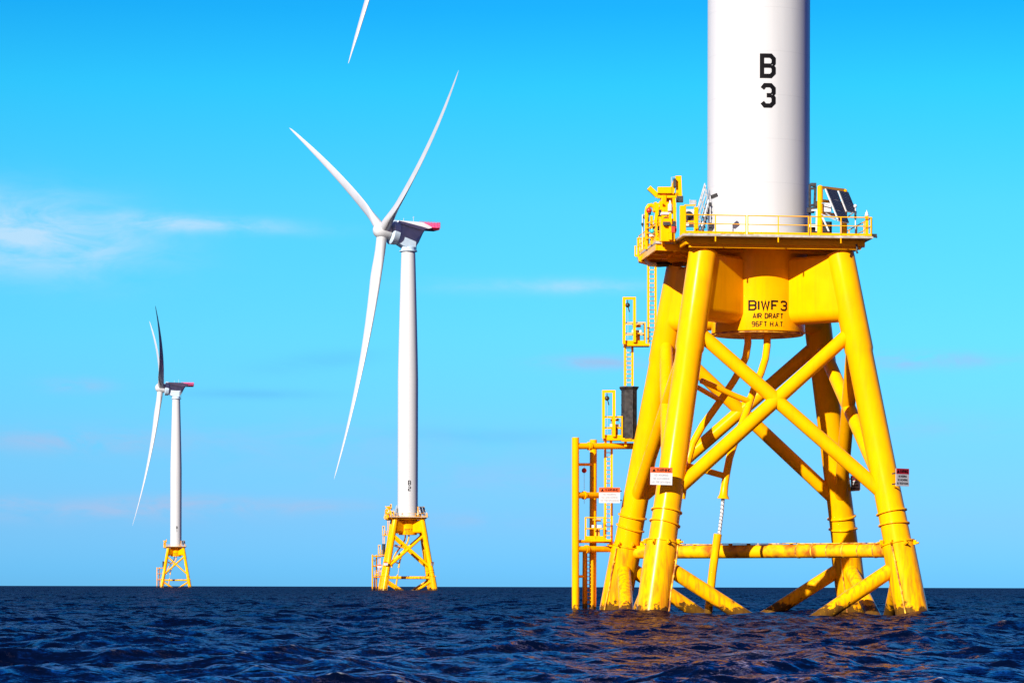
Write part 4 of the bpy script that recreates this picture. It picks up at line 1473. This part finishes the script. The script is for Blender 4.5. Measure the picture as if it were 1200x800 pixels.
# --- solar array
o = thing('solar_array', 'dark tilted solar panels on yellow posts at the right of the {p}', 'solar panels', put(976, 271, 169.5, ZD), None, 1)
Ys = 169.6
for px, yt, yy in ((961, 217, 169.6), (989.5, 221.5, 172.0)):
    pt = put(px, yt, yy)
    MB().lathe(put(px, 270, yy, ZD), ZZ, [(0, 0.165), (pt.z - ZD - 0.08, 0.165), (pt.z - ZD - 0.02, 0.10), (pt.z - ZD, 0.02)], 18).build('post', 'yellow', o)
for ya, yb in ((219.5, 223.0), (235, 238.5), (249.5, 253)):
    MB().bar(put(961, ya, 169.75), put(989.5, yb, 172.0), 0.14, 0.16).build('crossbar', 'yellow', o)


def panel(tl, tr_, br_, bl, rows):
    """four corners given as (px, py, Y)"""
    a, b2, c2, d2 = (S(*q) for q in (tl, tr_, br_, bl))
    nrm_ = (b2 - a).cross(d2 - a).normalized()
    if nrm_.y > 0:
        nrm_ = -nrm_
    fr = MB().prism([a, b2, c2, d2], nrm_ * -0.05)
    pob = fr.build('panel_frame', 'whitebox', o)
    for r_ in range(rows):
        f0, f1 = (r_ + 0.03) / rows, (r_ + 0.97) / rows
        def pt(fx, fy):
            return a.lerp(b2, fx).lerp(d2.lerp(c2, fx), fy) + nrm_ * 0.03
        cell = MB().prism([pt(0.05, f0), pt(0.97, f0), pt(0.97, f1), pt(0.05, f1)], nrm_ * 0.004)
        co_ = cell.build('solar_panel', 'solar', pob)
        uvl = co_.data.uv_layers.new(name='UVMap')
        ex = (b2 - a).normalized()
        ey = (d2 - a).normalized()
        off = Vector(o['_base'])
        for lp in co_.data.loops:
            v_ = co_.data.vertices[lp.vertex_index].co + off - a
            uvl.data[lp.index].uv = (v_.dot(ex), v_.dot(ey))


panel((967, 220.8, 169.9), (980.5, 223.2, 170.7), (995, 261.3, 169.1), (982.5, 258.6, 168.3), 3)
panel((982.0, 223.4, 170.8), (994, 225.2, 171.5), (1004.3, 249.8, 170.5), (991.5, 247.6, 169.8), 2)
st = MB()
for (xa, ya, Ya, xb, yb, Yb) in ((963, 238, 169.4, 972, 241, 169.5), (963, 251, 169.4, 980, 258, 168.5), (968, 250, 169.8, 978, 256, 168.7), (994, 254, 170.4, 1000, 249, 170.0)):
    st.bar(S(xa, ya, Ya), S(xb, yb, Yb), 0.06, 0.05)
st.build('strut', 'galv', o)
MB().bar(S(963.5, 254, 169.2), S(971.5, 271.5, 168.6), 0.08, 0.05).bar(S(957, 247, 169.6), S(956.5, 271, 169.6), 0.08, 0.05).build('prop', 'whitebox', o)
o = thing('battery_box', 'small white and grey box behind the solar panels of the {p}', 'box', put(969, 247, 169.5), None, 2)
MB().box(put(968.6, 243.5, 169.9), (0.5, 0.4, 0.5), TH, 0.04).build('body', 'whitebox', o)
MB().box(put(972.5, 241.5, 169.9), (0.16, 0.3, 0.55), TH, 0.02).build('side_box', 'dark', o)

o = thing('equipment_rack', 'black open rack beside the right edge of the tower on the {p}', 'rack', put(952, 270, 171.2, ZD), None, 2)
rk = MB()
for (xa, ya, xb, yb) in ((949, 216, 949, 271), (955.5, 219, 954.6, 242), (949, 216, 955.5, 219), (948, 221, 955.5, 221), (948, 241, 958, 239.5), (949, 244, 958, 243)):
    rk.bar(S(xa, ya, 171.2), S(xb, yb, 171.2), 0.14, 0.12)
rk.box(S(953, 216.5, 171.2), (0.34, 0.3, 0.18)).box(S(957.5, 239, 171.2), (0.25, 0.3, 0.3))
rk.box(S(950, 246.5, 171.1), (0.4, 0.3, 0.3))
rk.build('frame', 'dark', o)
o = thing('generator_cabinet', 'black cabinet on the deck between tower and solar rack of the {p}', 'cabinet', put(959, 271, 171.4, ZD), None, 2)
MB().box(put(953, 260, 171.3, ZD + 0.52), (0.8, 0.8, 1.04), TH, 0.05).box(put(966, 260, 171.6, ZD + 0.6), (0.75, 0.8, 1.2), TH, 0.05).build('body', 'black', o)
MB().box(put(953.5, 264.5, 170.7), (0.5, 0.1, 0.16), TH, 0.02).box(put(955, 246.5, 170.9), (0.4, 0.2, 0.1), TH).build('label_plate', 'whitebox', o)
MB().box(put(977, 269.5, 169.2, ZD + 0.12), (0.45, 0.3, 0.24), TH, 0.04).tube(put(974, 0, 169.2, ZD + 0.2), put(980, 0, 169.2, ZD + 0.2), 0.05, n=8).build('foot_valve', 'dark', o)

o = thing('navigation_light', 'white-capped light on a yellow post at the right corner of the {p}', 'light', put(1016, 273, 168.6, ZD), None, 2)
MB().box(put(1015.7, 262, 168.6, ZD + 0.6), (0.17, 0.17, 1.2), TH, 0.02).build('post', 'yellow', o)
MB().lathe(put(1015.7, 252, 168.6, ZD + 1.2), ZZ, [(0, 0.13), (0.05, 0.13), (0.06, 0.09), (0.2, 0.09), (0.24, 0.03), (0.34, 0.015)], 14).build('lamp', 'whitebox', o)
o = thing('mooring_post', 'thin white-topped mast behind the right railing of the {p}', 'mast', put(1002.5, 272, 170.5, ZD), None, 2)
MB().tube(put(1002.5, 272, 170.5, ZD), put(1002.5, 243, 170.5), 0.04, n=8).build('pole', 'galv', o)
MB().ball(put(1002.3, 241.5, 170.5), 0.11, 10).build('sensor', 'whitebox', o)
MB().lathe(put(1001.5, 270, 170.2, ZD), ZZ, [(0, 0.26), (0.04, 0.28), (0.3, 0.27), (0.36, 0.12)], 14).build('bollard', 'galv', o)
MB().box(put(1002.4, 253.5, 170.4), (0.12, 0.12, 0.3)).build('junction_box', 'dark', o)

# ------------------------------------------------------------------ the two platforms further off: copies of every thing and its parts
def copy_tree(ob, parent):
    c_ = ob.copy()
    C.objects.link(c_)
    c_.parent = parent
    for ch in list(ob.children):
        copy_tree(ch, c_)
    return c_


for site, words, level, digit in ((SITE2, 'middle platform', 2, '2'), (SITE1, 'farthest platform', 1, '1')):
    for root, label, far in THINGS:
        if far > level:
            continue
        c_ = root.copy()
        C.objects.link(c_)
        c_.location = site + Vector(root['_base'])
        c_['label'] = label.replace('{p}', words)
        for ch in list(root.children):
            cc = copy_tree(ch, c_)
            if ch.name.startswith('transition_can'):
                for old in [x for x in cc.children if x.name.startswith('lettering')]:
                    bpy.data.objects.remove(old)
                lo = can_text(digit).build('lettering', 'ink', None)
                lo.parent = cc
for ob in C.objects:
    if '_base' in ob:
        del ob['_base']
